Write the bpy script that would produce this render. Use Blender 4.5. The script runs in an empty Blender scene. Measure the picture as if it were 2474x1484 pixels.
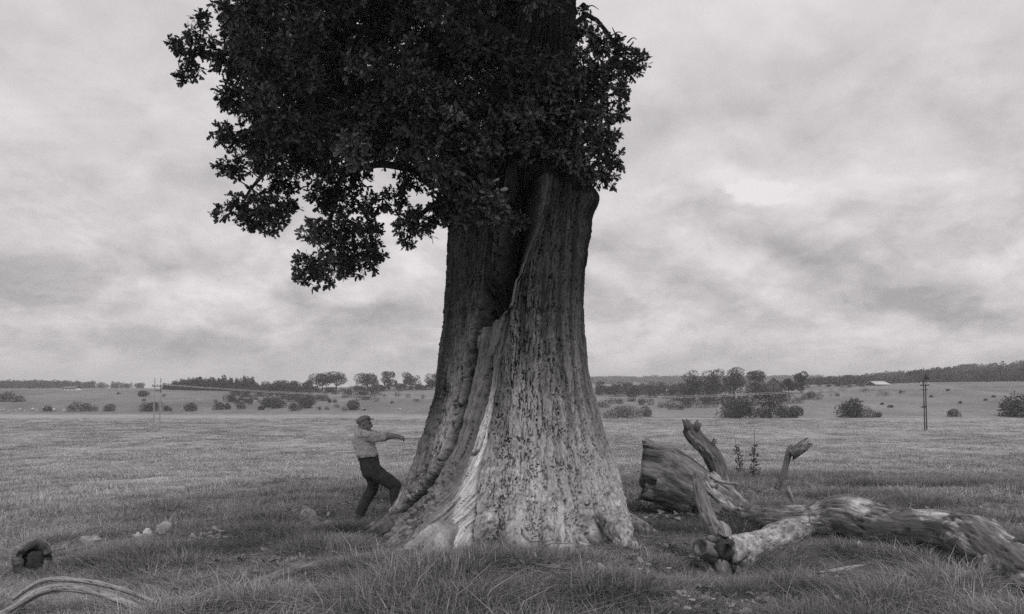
import bpy, math, random
import numpy as np
from mathutils import Vector

random.seed(7)
rng = np.random.default_rng(7)
SC = bpy.context.scene
COL = SC.collection

# ------------------------------------------------------------------ camera, world, sun, exposure
FPX, PW, CX, CY, HORIZON = 2000.0, 2473.0, 1236.5, 742.0, 980.0
TILT = math.radians(3.5)
SHIFT_PX = (HORIZON - CY) - FPX * math.tan(TILT)
CAM = np.array([0.0, 0.0, 1.8])
cam_d = bpy.data.cameras.new('camera')
cam_d.sensor_width = 36.0
cam_d.lens = 36.0 * FPX / PW
cam_d.shift_y = SHIFT_PX / PW
cam_d.clip_start, cam_d.clip_end = 0.1, 6000.0
cam = bpy.data.objects.new('camera', cam_d)
COL.objects.link(cam)
cam.location = CAM
cam.rotation_euler = (math.pi / 2 + TILT, 0, 0)
SC.camera = cam

SUN_EL, SUN_AZ = 52.0, 158.0          # azimuth clockwise from +Y: behind the camera, to the right
TINT = (1.045, 1.0, 1.012)            # the slightly warm tone of the print, carried by the light
world = bpy.data.worlds.new('World')
SC.world = world
world.use_nodes = True
wn, wl = world.node_tree.nodes, world.node_tree.links
wn.clear()


def wnode(t, **k):
    n = wn.new(t)
    for a, v in k.items():
        setattr(n, a, v)
    return n


def wmath(op, a, b=None, clamp=False):
    n = wn.new('ShaderNodeMath'); n.operation = op; n.use_clamp = clamp
    for i, s in enumerate((a, b)):
        if s is None: continue
        if isinstance(s, (int, float)): n.inputs[i].default_value = s
        else: wl.new(s, n.inputs[i])
    return n.outputs[0]


w_out = wnode('ShaderNodeOutputWorld')
w_bg = wnode('ShaderNodeBackground'); w_bg.inputs['Strength'].default_value = 0.1
sky = wnode('ShaderNodeTexSky', sky_type='NISHITA', sun_disc=False)
sky.sun_elevation = math.radians(SUN_EL); sky.sun_rotation = math.radians(SUN_AZ)
bw = wnode('ShaderNodeRGBToBW'); wl.new(sky.outputs[0], bw.inputs[0])
tc = wnode('ShaderNodeTexCoord')
sep = wnode('ShaderNodeSeparateXYZ'); wl.new(tc.outputs['Generated'], sep.inputs[0])
zpos = wmath('MAXIMUM', sep.outputs['Z'], 0.0)
den = wmath('ADD', zpos, 0.42)
comb = wnode('ShaderNodeCombineXYZ')
wl.new(wmath('DIVIDE', sep.outputs['X'], den), comb.inputs['X'])
wl.new(wmath('DIVIDE', sep.outputs['Y'], den), comb.inputs['Y'])


def wnoise(scale, detail, rough, dist, off=(0, 0, 0), sc=(1, 1, 1)):
    mp = wnode('ShaderNodeMapping'); wl.new(comb.outputs[0], mp.inputs['Vector'])
    mp.inputs['Location'].default_value = off; mp.inputs['Scale'].default_value = sc
    n = wnode('ShaderNodeTexNoise'); wl.new(mp.outputs[0], n.inputs['Vector'])
    n.inputs['Scale'].default_value = scale; n.inputs['Detail'].default_value = detail
    n.inputs['Roughness'].default_value = rough; n.inputs['Distortion'].default_value = dist
    return n.outputs['Fac']


def wramp(fac, stops):
    r = wnode('ShaderNodeValToRGB'); wl.new(fac, r.inputs[0])
    r.color_ramp.interpolation = 'EASE'
    e = r.color_ramp.elements
    while len(e) < len(stops): e.new(0.5)
    for el, (p, v) in zip(e, stops):
        el.position = p; el.color = (v, v, v, 1)
    b = wnode('ShaderNodeRGBToBW'); wl.new(r.outputs[0], b.inputs[0])
    return b.outputs[0]


# cloud decks seen at an angle: tops catch light, undersides go grey
def wdeck(k, scale, off, det=7, rough=0.55):
    return wnoise(scale, det, rough, 0.35, off, (k * 1.05, k * 1.0, k))


n_a, n_b = wdeck(1.0, 2.7, (12.6, 0.4, 0)), wdeck(0.90, 2.7, (12.6, 0.4, 0))
m_a, m_b = wdeck(1.0, 6.0, (8.3, 5.2, 0), 8, 0.6), wdeck(0.95, 6.0, (8.3, 5.2, 0), 8, 0.6)
k_a, k_b = wdeck(1.0, 12.0, (2.6, 9.1, 0), 8, 0.62), wdeck(0.965, 12.0, (2.6, 9.1, 0), 8, 0.62)
high = wramp(zpos, [(0.05, 0.0), (0.42, 1.0)])
amp = wmath('MULTIPLY', wmath('SUBTRACT', 0.80, wmath('MULTIPLY', high, 0.50)), wramp(zpos, [(0.0, 0.35), (0.09, 1.0)]))
edge = [(0.45, 0.0), (0.57, 1.0)]
rim = wmath('MULTIPLY', wmath('SUBTRACT', wramp(n_a, edge), wramp(n_b, edge)), 0.10)
rim2 = wmath('MULTIPLY', wmath('SUBTRACT', wramp(m_a, edge), wramp(m_b, edge)), 0.075)
emb = wmath('ADD', wmath('MULTIPLY', wmath('SUBTRACT', n_a, n_b), 0.45), wmath('ADD', wmath('MULTIPLY', wmath('SUBTRACT', m_a, m_b), 0.35), wmath('MULTIPLY', wmath('SUBTRACT', k_a, k_b), 0.22)))
deep = wmath('MULTIPLY', wmath('SUBTRACT', n_b, 0.50), 0.34)
lum = wmath('SUBTRACT', wmath('ADD', wmath('ADD', rim, rim2), emb), deep)
cl = wmath('ADD', wmath('ADD', 0.608, wmath('MULTIPLY', high, 0.030)), wmath('MULTIPLY', lum, amp))
# one sunlit cloud head standing above the others on the right
cm = wnode('ShaderNodeMapping'); wl.new(comb.outputs[0], cm.inputs['Vector'])
_cx, _cy = 0.430, 1.398
cm.inputs['Location'].default_value = (-_cx / 0.068, -_cy / 0.045, 0); cm.inputs['Scale'].default_value = (1 / 0.068, 1 / 0.045, 0)
ln = wnode('ShaderNodeVectorMath', operation='LENGTH'); wl.new(cm.outputs[0], ln.inputs[0])
head = wmath('ADD', ln.outputs['Value'], wmath('MULTIPLY', wmath('SUBTRACT', wnoise(13.0, 6, 0.6, 0.2, (1.3, 0.4, 0)), 0.5), 2.6))
cl = wmath('ADD', cl, wmath('MULTIPLY', wramp(head, [(0.45, 1.0), (0.95, 0.0)]), 0.20))
cl = wmath('MINIMUM', wmath('MAXIMUM', cl, 0.36), 0.84)
# an overcast sky brightens and evens out towards the zenith
zen = wmath('MULTIPLY', wmath('SUBTRACT', zpos, 0.36, True), 1.5)
lift = wmath('ADD', wmath('MULTIPLY', cl, wmath('SUBTRACT', 1.0, wmath('MULTIPLY', zen, 0.8))), wmath('MULTIPLY', zen, 0.98))
sky_v = wmath('ADD', wmath('MULTIPLY', lift, 9.7), wmath('MULTIPLY', bw.outputs[0], 0.06))
wc = wnode('ShaderNodeCombineColor')
for i, c in enumerate(TINT):
    wl.new(wmath('MULTIPLY', sky_v, c), wc.inputs[i])
wl.new(wc.outputs[0], w_bg.inputs['Color'])
wl.new(w_bg.outputs[0], w_out.inputs['Surface'])

sun_d = bpy.data.lights.new('sun', 'SUN')
sun_d.energy, sun_d.angle, sun_d.color = 1.5, math.radians(18), (1.0, 0.965, 0.97)
sun = bpy.data.objects.new('sun', sun_d)
COL.objects.link(sun)
_az, _el = math.radians(SUN_AZ), math.radians(SUN_EL)
to_sun = Vector((math.sin(_az) * math.cos(_el), math.cos(_az) * math.cos(_el), math.sin(_el)))
sun.rotation_euler = to_sun.to_track_quat('Z', 'Y').to_euler()
sun.location = (20, -20, 40)

SC.view_settings.view_transform = 'Standard'
SC.view_settings.look = 'None'
SC.view_settings.exposure = 0.0
SC.view_settings.gamma = 1.0
SC.view_settings.use_curve_mapping = False
SC.render.engine = 'CYCLES'
SC.cycles.use_denoising = False
SC.cycles.max_bounces = 5
SC.cycles.diffuse_bounces = 3
SC.cycles.transparent_max_bounces = 6
SC.cycles.volume_bounces = 0
SC.cycles.sample_clamp_indirect = 4.0


# ------------------------------------------------------------------ maths helpers
def ray(u, v):
    """direction through a point of the photograph (2473 wide), scaled to one metre of depth along +Y"""
    xc = (np.asarray(u, float) - CX) / FPX
    yc = (CY - np.asarray(v, float) + SHIFT_PX) / FPX
    c, s = math.cos(TILT), math.sin(TILT)
    dy = c - yc * s
    return np.stack([xc / dy, np.ones_like(dy), (s + yc * c) / dy], -1)


def P(u, v, d):
    return CAM + ray(u, v) * np.asarray(d, float)[..., None]


def project(p):
    q = np.asarray(p, float) - CAM
    c, s = math.cos(TILT), math.sin(TILT)
    dep = q[..., 1] * c + q[..., 2] * s
    yc = (-q[..., 1] * s + q[..., 2] * c) / dep
    return CX + FPX * q[..., 0] / dep, CY + SHIFT_PX - yc * FPX


def sstep(a, b, x):
    t = np.clip((x - a) / (b - a), 0, 1)
    return t * t * (3 - 2 * t)


def _hash(ix, iy, iz, seed):
    h = (ix.astype(np.int64) * 374761393 + iy.astype(np.int64) * 668265263 + iz.astype(np.int64) * 2147483647 + seed * 974634777) & 0xFFFFFFFF
    h = ((h ^ (h >> 13)) * 1274126177) & 0xFFFFFFFF
    h = ((h ^ (h >> 16)) * 2246822519) & 0xFFFFFFFF
    return ((h ^ (h >> 15)) & 0xFFFFFF) / float(0xFFFFFF)


def vnoise(x, y, z=None, seed=0):
    x = np.asarray(x, float); y = np.asarray(y, float)
    z = np.zeros_like(x) if z is None else np.asarray(z, float)
    ix, iy, iz = np.floor(x), np.floor(y), np.floor(z)
    fx, fy, fz = x - ix, y - iy, z - iz
    fx, fy, fz = (f * f * f * (f * (f * 6 - 15) + 10) for f in (fx, fy, fz))
    out = 0
    for a in (0, 1):
        wx = fx if a else 1 - fx
        for b in (0, 1):
            wy = fy if b else 1 - fy
            for c in (0, 1):
                wz = fz if c else 1 - fz
                out = out + wx * wy * wz * _hash(ix + a, iy + b, iz + c, seed)
    return out * 2 - 1


def fbm(x, y, z=None, oct=4, seed=0):
    t, a, s = 0, 0.5, 1.0
    for o in range(oct):
        t = t + a * vnoise(np.asarray(x) * s, np.asarray(y) * s, None if z is None else np.asarray(z) * s, seed + o * 17)
        a *= 0.5; s *= 2.03
    return t


def cellular(x, y, seed=0):
    """F1, F2 of jittered cells, 2-D"""
    ix, iy = np.floor(x), np.floor(y)
    f1 = np.full(x.shape, 9.0); f2 = np.full(x.shape, 9.0); cid = np.zeros(x.shape)
    for a in (-1, 0, 1):
        for b in (-1, 0, 1):
            cx_, cy_ = ix + a, iy + b
            z0 = np.zeros_like(cx_)
            px = cx_ + 0.1 + 0.8 * _hash(cx_, cy_, z0, seed)
            py = cy_ + 0.1 + 0.8 * _hash(cx_, cy_, z0 + 1, seed)
            d = np.hypot(px - x, py - y)
            near = d < f1
            f2 = np.where(near, f1, np.minimum(f2, d))
            cid = np.where(near, _hash(cx_, cy_, z0 + 2, seed), cid)
            f1 = np.where(near, d, f1)
    return f1, f2, cid


def interp(x, pts):
    pts = sorted(pts)
    return np.interp(x, [p[0] for p in pts], [p[1] for p in pts])


def catmull(pts, n):
    """n points along a smooth curve through pts (any number of columns)"""
    pts = np.asarray(pts, float)
    q = np.vstack([2 * pts[0] - pts[1], pts, 2 * pts[-1] - pts[-2]])
    t = np.linspace(0, len(pts) - 1 - 1e-6, n)
    i = np.floor(t).astype(int); f = (t - i)[:, None]
    a, b, c, d = q[i], q[i + 1], q[i + 2], q[i + 3]
    return 0.5 * (2 * b + (c - a) * f + (2 * a - 5 * b + 4 * c - d) * f ** 2 + (3 * b - a - 3 * c + d) * f ** 3)


CLEAR = []          # spots where the sward stays short: (x, y, radius, factor)


# ------------------------------------------------------------------ terrain
R1 = [(-600, 944), (0, 943), (340, 941), (640, 948), (760, 945), (1040, 938), (1240, 936), (1440, 936), (1700, 935), (1950, 931), (2100, 928), (2300, 924), (2473, 921), (3100, 915)]
R2 = [(-600, 940), (0, 939), (350, 940), (640, 942), (1240, 938), (1700, 934), (1950, 930), (2200, 920), (2473, 903), (3100, 880)]
R3 = [(-600, 938), (0, 938), (600, 940), (1000, 934), (1240, 928), (1440, 924), (1700, 922), (2000, 921), (3100, 915)]


def H(x, y):
    x = np.asarray(x, float); y = np.asarray(y, float)
    dy = y - 12.5
    a = np.where(x < 0, 15.0, 42.0); b = np.where(dy > 0, 26.0, 30.0)
    h = -1.65 + 1.5 * np.exp(-((x / a) ** 2 + (dy / b) ** 2)) + 0.16 * np.exp(-(x * x + dy * dy) / 9.0)
    near = np.exp(-(np.hypot(x, y) / 60.0) ** 2)
    h = h + (0.10 * fbm(x / 3.2, y / 3.2, None, 3, 5) + 0.05 * vnoise(x / 0.8, y / 0.8, None, 9)) * near
    h = h + 0.3 * fbm(x / 30.0, y / 30.0, None, 2, 12) * sstep(30, 90, y)
    px = CX + FPX * x / np.maximum(y, 50.0)
    z1 = 1.8 + (HORIZON - interp(px, R1)) * 430 / FPX
    z2 = 1.8 + (HORIZON - interp(px, R2)) * 900 / FPX
    z3 = 1.8 + (HORIZON - interp(px, R3)) * 1700 / FPX
    s1 = interp(px, [(0, 300), (1000, 290), (1300, 235), (2500, 228)])
    rough = 0.7 * fbm(x / 26.0, y / 26.0, None, 3, 21) * sstep(0, 90, y - s1)
    t1 = np.clip((y - s1) / (430 - s1), 0, 1); t1 = t1 * (1.35 - 0.35 * t1)
    h = h * (1 - t1) + z1 * t1 + rough
    t2 = sstep(500, 900, y); h = h * (1 - t2) + z2 * t2
    t3 = sstep(1100, 1700, y); h = h * (1 - t3) + z3 * t3
    return h


_RD = np.concatenate([np.arange(4, 60, 0.1), np.geomspace(60, 2600, 900)])


def G(u, v):
    """where the sight line through a photo point meets the ground"""
    r = ray(u, v)
    p = CAM + r[None, :] * _RD[:, None]
    under = p[:, 2] < H(p[:, 0], p[:, 1])
    i = int(np.argmax(under)) if under.any() else len(_RD) - 1
    lo, hi = _RD[max(i - 1, 0)], _RD[i]
    for _ in range(12):
        m = 0.5 * (lo + hi); q = CAM + r * m
        if q[2] < H(q[0], q[1]): hi = m
        else: lo = m
    q = CAM + r * hi
    return np.array([q[0], q[1], float(H(q[0], q[1]))])


def tone(x, y):
    """how pale the sward is: tall green growth on the mound, bleached pasture beyond, rougher patches"""
    x = np.asarray(x, float); y = np.asarray(y, float)
    left_edge = interp(y, [(6, -6.6), (9, -5.6), (13, -5.0), (20, -3.4), (28, -0.5), (34, 4.0), (46, 12)])
    m = sstep(-1.6, 1.2, x - left_edge + 1.6 * fbm(x / 3.0, y / 3.0, None, 3, 31)) * (1 - sstep(24, 40, y + 5 * fbm(x / 8.0, y / 8.0, None, 2, 33)))
    n = 0.5 * fbm(x / 1.6, y / 1.6, None, 3, 41) + 0.5 * fbm(x / 7.0, y / 4.0, None, 3, 42)
    streak = fbm(x / 45.0, y / (4.0 + y * 0.08), None, 3, 43)
    pale = 0.285 + 0.17 * n + 0.08 * streak * sstep(20, 60, y)
    dark = 0.190 + 0.20 * n
    t = pale * (1 - m) + dark * m
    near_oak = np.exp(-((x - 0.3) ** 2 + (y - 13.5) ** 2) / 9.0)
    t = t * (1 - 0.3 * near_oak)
    px = CX + FPX * x / np.maximum(y, 50.0)
    s1 = interp(px, [(0, 300), (1000, 290), (1300, 235), (2500, 228)])
    hill = sstep(-4, 8, y - s1)
    hillt = 0.165 + 0.05 * fbm(x / 14.0, y / 22.0, None, 4, 51) + 0.05 * fbm(x / 60.0, y / 40.0, None, 3, 52)
    t = t * (1 - hill) + hillt * hill
    ditch = np.exp(-((y - s1 + 3) / 3.0) ** 2) * sstep(-150, 0, px - 1300)
    return np.clip(t * (1 - 0.45 * ditch), 0.05, 0.42)


# ------------------------------------------------------------------ materials
def mat(name):
    m = bpy.data.materials.new(name)
    m.use_nodes = True
    nt = m.node_tree
    b = nt.nodes['Principled BSDF']
    b.inputs['Roughness'].default_value = 0.9
    b.inputs['Specular IOR Level'].default_value = 0.15
    return m, nt, b


class NT:
    def __init__(s, nt): s.nt = nt
    def n(s, t, **k):
        x = s.nt.nodes.new(t)
        for a, v in k.items(): setattr(x, a, v)
        return x
    def l(s, a, b): s.nt.links.new(a, b)
    def m(s, op, a, b=None, c=None, clamp=False):
        x = s.n('ShaderNodeMath', operation=op, use_clamp=clamp)
        for i, q in enumerate((a, b, c)):
            if q is None: continue
            if isinstance(q, (int, float)): x.inputs[i].default_value = q
            else: s.l(q, x.inputs[i])
        return x.outputs[0]
    def attr(s, name, typ='GEOMETRY', out='Fac'):
        x = s.n('ShaderNodeAttribute', attribute_name=name, attribute_type=typ)
        return x.outputs[out]
    def noise(s, vec, scale, detail=4, rough=0.55, dist=0.0, sc=(1, 1, 1)):
        if vec is not None and sc != (1, 1, 1):
            mp = s.n('ShaderNodeMapping'); s.l(vec, mp.inputs[0]); mp.inputs['Scale'].default_value = sc; vec = mp.outputs[0]
        x = s.n('ShaderNodeTexNoise')
        if vec is not None: s.l(vec, x.inputs['Vector'])
        x.inputs['Scale'].default_value = scale; x.inputs['Detail'].default_value = detail
        x.inputs['Roughness'].default_value = rough; x.inputs['Distortion'].default_value = dist
        return x.outputs['Fac']
    def ramp(s, fac, stops, ease=False):
        r = s.n('ShaderNodeValToRGB'); s.l(fac, r.inputs[0])
        if ease: r.color_ramp.interpolation = 'EASE'
        e = r.color_ramp.elements
        while len(e) < len(stops): e.new(0.5)
        for el, (p, v) in zip(e, stops):
            el.position = p; el.color = (v, v, v, 1)
        b = s.n('ShaderNodeRGBToBW'); s.l(r.outputs[0], b.inputs[0])
        return b.outputs[0]
    def grey(s, val, sock):
        c = s.n('ShaderNodeCombineColor')
        for i in range(3): s.l(val, c.inputs[i])
        s.l(c.outputs[0], sock)
    def bump(s, h, bsdf, strength, dist):
        b = s.n('ShaderNodeBump'); b.inputs['Strength'].default_value = strength; b.inputs['Distance'].default_value = dist
        s.l(h, b.inputs['Height']); s.l(b.outputs[0], bsdf.inputs['Normal'])


def plain_mat(name, v, rough=0.9, nscale=None, namp=0.25, bump=0.0, bdist=0.01, sc=(1, 1, 1)):
    m, nt, b = mat(name); t = NT(nt)
    b.inputs['Roughness'].default_value = rough
    if nscale is None:
        b.inputs['Base Color'].default_value = (v, v, v, 1)
    else:
        tcn = t.n('ShaderNodeTexCoord').outputs['Object']
        f = t.noise(tcn, nscale, 6, 0.6, 0.2, sc)
        t.grey(t.ramp(f, [(0.3, v * (1 - namp)), (0.7, v * (1 + namp))]), b.inputs['Base Color'])
        if bump: t.bump(f, b, bump, bdist)
    return m


def ground_mat():
    m, nt, b = mat('meadow'); t = NT(nt)
    pos = t.n('ShaderNodeNewGeometry').outputs['Position']
    n1 = t.noise(pos, 9.0, 6, 0.7)
    n2 = t.noise(pos, 1.1, 6, 0.65)
    n3 = t.noise(pos, 0.16, 5, 0.6)
    k = t.m('MULTIPLY', t.m('MULTIPLY', t.ramp(n1, [(0.3, 0.6), (0.7, 1.35)]), t.ramp(n2, [(0.3, 0.72), (0.7, 1.25)])), t.ramp(n3, [(0.3, 0.85), (0.7, 1.15)]))
    t.grey(t.m('MULTIPLY', t.attr('tone'), k), b.inputs['Base Color'])
    t.bump(t.m('ADD', n1, n2), b, 0.6, 0.12)
    return m


def grass_mat():
    m, nt, b = mat('grass_blade'); t = NT(nt)
    k = t.m('MULTIPLY', t.attr('shade'), t.attr('tone', 'INSTANCER'))
    t.grey(t.m('MINIMUM', k, 0.6), b.inputs['Base Color'])
    b.inputs['Roughness'].default_value = 0.75
    tr = t.n('ShaderNodeBsdfTranslucent'); t.grey(k, tr.inputs['Color'])
    mx = t.n('ShaderNodeMixShader'); mx.inputs[0].default_value = 0.25
    t.l(b.outputs[0], mx.inputs[1]); t.l(tr.outputs[0], mx.inputs[2])
    t.l(mx.outputs[0], nt.nodes['Material Output'].inputs['Surface'])
    return m


def leaf_mat(name, v, gloss=0.5):
    m, nt, b = mat(name); t = NT(nt)
    t.grey(t.m('MULTIPLY', t.attr('shade'), v), b.inputs['Base Color'])
    b.inputs['Roughness'].default_value = gloss; b.inputs['Specular IOR Level'].default_value = 0.3
    return m


def bark_mat():
    m, nt, b = mat('oak_bark'); t = NT(nt)
    g = t.attr('grain', out='Vector'); dead = t.attr('dead'); lich = t.attr('lichen'); crack = t.attr('crack'); plate = t.attr('plate')
    fine = t.noise(g, 26.0, 6, 0.65, 0.0, (1, 1, 0.45))
    broad = t.noise(g, 1.6, 5, 0.6, 0.3, (1, 1, 0.6))
    v = t.m('MULTIPLY', t.ramp(fine, [(0.28, 0.55), (0.70, 1.48)]), t.ramp(broad, [(0.3, 0.72), (0.7, 1.22)]))
    v = t.m('MULTIPLY', v, t.m('ADD', 0.78, t.m('MULTIPLY', plate, 0.44)))
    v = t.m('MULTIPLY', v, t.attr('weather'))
    v = t.m('MULTIPLY', v, t.m('SUBTRACT', 1.0, t.m('MULTIPLY', crack, 0.90)))
    fib = t.noise(g, 30.0, 6, 0.6, 0.1, (1, 1, 0.06))
    fib2 = t.noise(g, 3.0, 5, 0.6, 0.4, (1, 1, 0.3))
    w = t.m('MULTIPLY', t.m('MULTIPLY', t.ramp(fib, [(0.3, 0.62), (0.7, 1.25)]), t.ramp(fib2, [(0.3, 0.72), (0.7, 1.28)])), t.attr('bleach'))
    mix = t.m('ADD', t.m('MULTIPLY', v, t.m('SUBTRACT', 1.0, dead)), t.m('MULTIPLY', w, dead))
    spot = t.noise(g, 9.0, 3, 0.5, 0.6)
    lm = t.m('MULTIPLY', t.ramp(spot, [(0.56, 0.0), (0.66, 1.0)]), lich)
    mix = t.m('ADD', t.m('MULTIPLY', mix, t.m('SUBTRACT', 1.0, lm)), t.m('MULTIPLY', lm, 0.56))
    t.grey(mix, b.inputs['Base Color'])
    t.bump(t.m('ADD', t.m('MULTIPLY', fine, t.m('SUBTRACT', 1.0, dead)), t.m('MULTIPLY', fib, dead)), b, 0.8, 0.02)
    b.inputs['Specular IOR Level'].default_value = 0.05
    return m


def wood_mat(name, dark, light, cover=0.5, stretch=0.12):
    """weathered dead wood: grey fibres with bleached patches and clinging bark"""
    m, nt, b = mat(name); t = NT(nt)
    g = t.attr('grain', out='Vector')
    fib = t.noise(g, 22.0, 7, 0.65, 0.15, (1, 1, stretch))
    fib2 = t.noise(g, 60.0, 4, 0.6, 0.0, (1, 1, stretch * 0.6))
    patch = t.noise(g, 2.6, 7, 0.68, 0.5, (1, 1, 0.45))
    pm = t.ramp(patch, [(cover - 0.07, 0.0), (cover + 0.07, 1.0)])
    base = t.m('ADD', t.m('MULTIPLY', pm, light - dark), dark)
    v = t.m('MULTIPLY', base, t.ramp(fib, [(0.3, 0.42), (0.66, 1.38)]))
    v = t.m('MULTIPLY', v, t.ramp(fib2, [(0.3, 0.7), (0.7, 1.3)]))
    v = t.m('MULTIPLY', v, t.m('SUBTRACT', 1.0, t.m('MULTIPLY', t.attr('crack'), 0.85)))
    t.grey(v, b.inputs['Base Color'])
    t.bump(t.m('ADD', t.m('ADD', fib, t.m('MULTIPLY', fib2, 0.5)), t.m('MULTIPLY', pm, -0.5)), b, 0.75, 0.02)
    b.inputs['Specular IOR Level'].default_value = 0.08
    return m


M = {
    'ground': ground_mat(), 'grass': grass_mat(), 'leaf': leaf_mat('oak_leaf', 0.075, 0.42), 'far_leaf': leaf_mat('far_leaf', 0.062, 0.8),
    'conifer': leaf_mat('conifer_needles', 0.05, 0.9), 'pale_leaf': leaf_mat('pale_leaf', 0.15, 0.8), 'bark': bark_mat(),
    'twig': plain_mat('twig_bark', 0.04, 0.9, 14.0, 0.35, 0.5, 0.01),
    'log': wood_mat('log_wood', 0.13, 0.50, 0.565), 'butt': wood_mat('butt_wood', 0.13, 0.20, 0.5), 'limb': wood_mat('limb_wood', 0.22, 0.42, 0.50, 0.3),
    'snag': wood_mat('snag_wood', 0.14, 0.24, 0.5), 'branch': wood_mat('branch_wood', 0.22, 0.34, 0.45, 0.08), 'rot': plain_mat('rotten_wood', 0.045, 1.0, 12, 0.5, 0.6, 0.02),
    'stone': plain_mat('field_stone_grain', 0.27, 0.95, 7.0, 0.6, 0.6, 0.05), 'white_stone': plain_mat('white_stone_grain', 0.46, 0.95, 5.0, 0.4, 0.5, 0.03),
    'shirt': plain_mat('shirt_cotton', 0.43, 0.95, 9.0, 0.10, 0.5, 0.02), 'trousers': plain_mat('trouser_wool', 0.052, 0.95, 12.0, 0.25, 0.5, 0.02),
    'skin': plain_mat('skin_tone', 0.24, 0.6, 20.0, 0.12), 'cap': plain_mat('cap_tweed', 0.21, 0.95, 40.0, 0.3, 0.3, 0.005), 'brim': plain_mat('cap_brim_cloth', 0.06, 0.8),
    'shoe': plain_mat('shoe_leather', 0.028, 0.6), 'hair': plain_mat('grey_hair', 0.20, 0.9), 'rope': plain_mat('hemp_rope', 0.30, 0.95),
    'pole': plain_mat('tarred_pole', 0.055, 0.9, 3.0, 0.3), 'pole_pale': plain_mat('weathered_pole', 0.28, 0.9, 3.0, 0.3), 'metal': plain_mat('dark_metal', 0.05, 0.5), 'wire': plain_mat('bright_wire', 0.62, 0.5),
    'porcelain': plain_mat('porcelain', 0.6, 0.3), 'white_wall': plain_mat('whitewash', 0.72, 0.9, 0.6, 0.1), 'board': plain_mat('dark_boards', 0.09, 0.9, 1.0, 0.3),
    'roof': plain_mat('grey_tiles', 0.17, 0.9, 1.5, 0.2), 'pale_roof': plain_mat('pale_sheet_roof', 0.5, 0.7, 0.6, 0.12), 'glass': plain_mat('window_glass', 0.03, 0.15),
}


# ------------------------------------------------------------------ object helpers
def build(name, V, faces, m, parent=None, smooth=True, attrs=None, vec=None, mats=None, mat_idx=None):
    """one mesh object from a vertex array and a list of face-index arrays (each array N x k)"""
    V = np.ascontiguousarray(V, dtype=np.float32)
    faces = [np.asarray(f, dtype=np.int32) for f in faces if len(f)]
    me = bpy.data.meshes.new(name)
    me.vertices.add(len(V)); me.vertices.foreach_set('co', V.ravel())
    flat = np.concatenate([f.ravel() for f in faces])
    sizes = np.concatenate([np.full(len(f), f.shape[1], np.int32) for f in faces])
    me.loops.add(len(flat)); me.loops.foreach_set('vertex_index', flat)
    me.polygons.add(len(sizes)); me.polygons.foreach_set('loop_start', np.concatenate([[0], np.cumsum(sizes)[:-1]]).astype(np.int32))
    if mat_idx is not None:
        me.polygons.foreach_set('material_index', np.asarray(mat_idx, np.int32))
    me.update(calc_edges=True)
    me.validate()
    for k, a in (attrs or {}).items():
        at = me.attributes.new(k, 'FLOAT', 'POINT'); at.data.foreach_set('value', np.ascontiguousarray(a, np.float32))
    for k, a in (vec or {}).items():
        at = me.attributes.new(k, 'FLOAT_VECTOR', 'POINT'); at.data.foreach_set('vector', np.ascontiguousarray(a, np.float32).ravel())
    for x in (mats or [m]): me.materials.append(x)
    if smooth: me.polygons.foreach_set('use_smooth', np.ones(len(sizes), bool))
    o = bpy.data.objects.new(name, me)
    COL.objects.link(o)
    if parent is not None:
        o.parent = parent
        o.matrix_parent_inverse = parent.matrix_basis.inverted()
    return o


def tag(o, label=None, cat=None, group=None, kind=None):
    if label: o['label'] = label
    if cat: o['category'] = cat
    if group: o['group'] = group
    if kind: o['kind'] = kind
    return o


def thing(name, label, cat, loc=(0, 0, 0), group=None):
    o = bpy.data.objects.new(name, None)
    COL.objects.link(o)
    o.location = tuple(float(c) for c in loc)
    o.empty_display_size = 0.3
    return tag(o, label, cat, group)


class MB:
    """collects pieces into one mesh"""
    def __init__(s): s.V = []; s.F = {}; s.n = 0; s.A = {}; s.G = []
    def add(s, V, faces, grain=None, **attrs):
        V = np.asarray(V, float)
        s.V.append(V)
        for f in faces:
            f = np.asarray(f, np.int64)
            if len(f): s.F.setdefault(f.shape[1], []).append(f + s.n)
        for k, a in attrs.items(): s.A.setdefault(k, []).append(np.broadcast_to(a, (len(V),)))
        s.G.append(V if grain is None else grain)
        s.n += len(V)
    def build(s, name, m, parent=None, smooth=True):
        return build(name, np.vstack(s.V), [np.vstack(f) for f in s.F.values()], m, parent, smooth,
                     {k: np.concatenate(a) for k, a in s.A.items()}, {'grain': np.vstack(s.G)})


def frames(path):
    t = np.gradient(path, axis=0); t /= np.linalg.norm(t, axis=1)[:, None] + 1e-9
    ref = np.array([0, 0, 1.0]) if abs(t[0, 2]) < 0.9 else np.array([1.0, 0, 0])
    n = np.cross(t[0], ref); n /= np.linalg.norm(n)
    N = []
    for k in range(len(path)):
        n = n - t[k] * np.dot(n, t[k]); n /= np.linalg.norm(n); N.append(n.copy())
    N = np.array(N)
    return t, N, np.cross(t, N)


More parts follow.
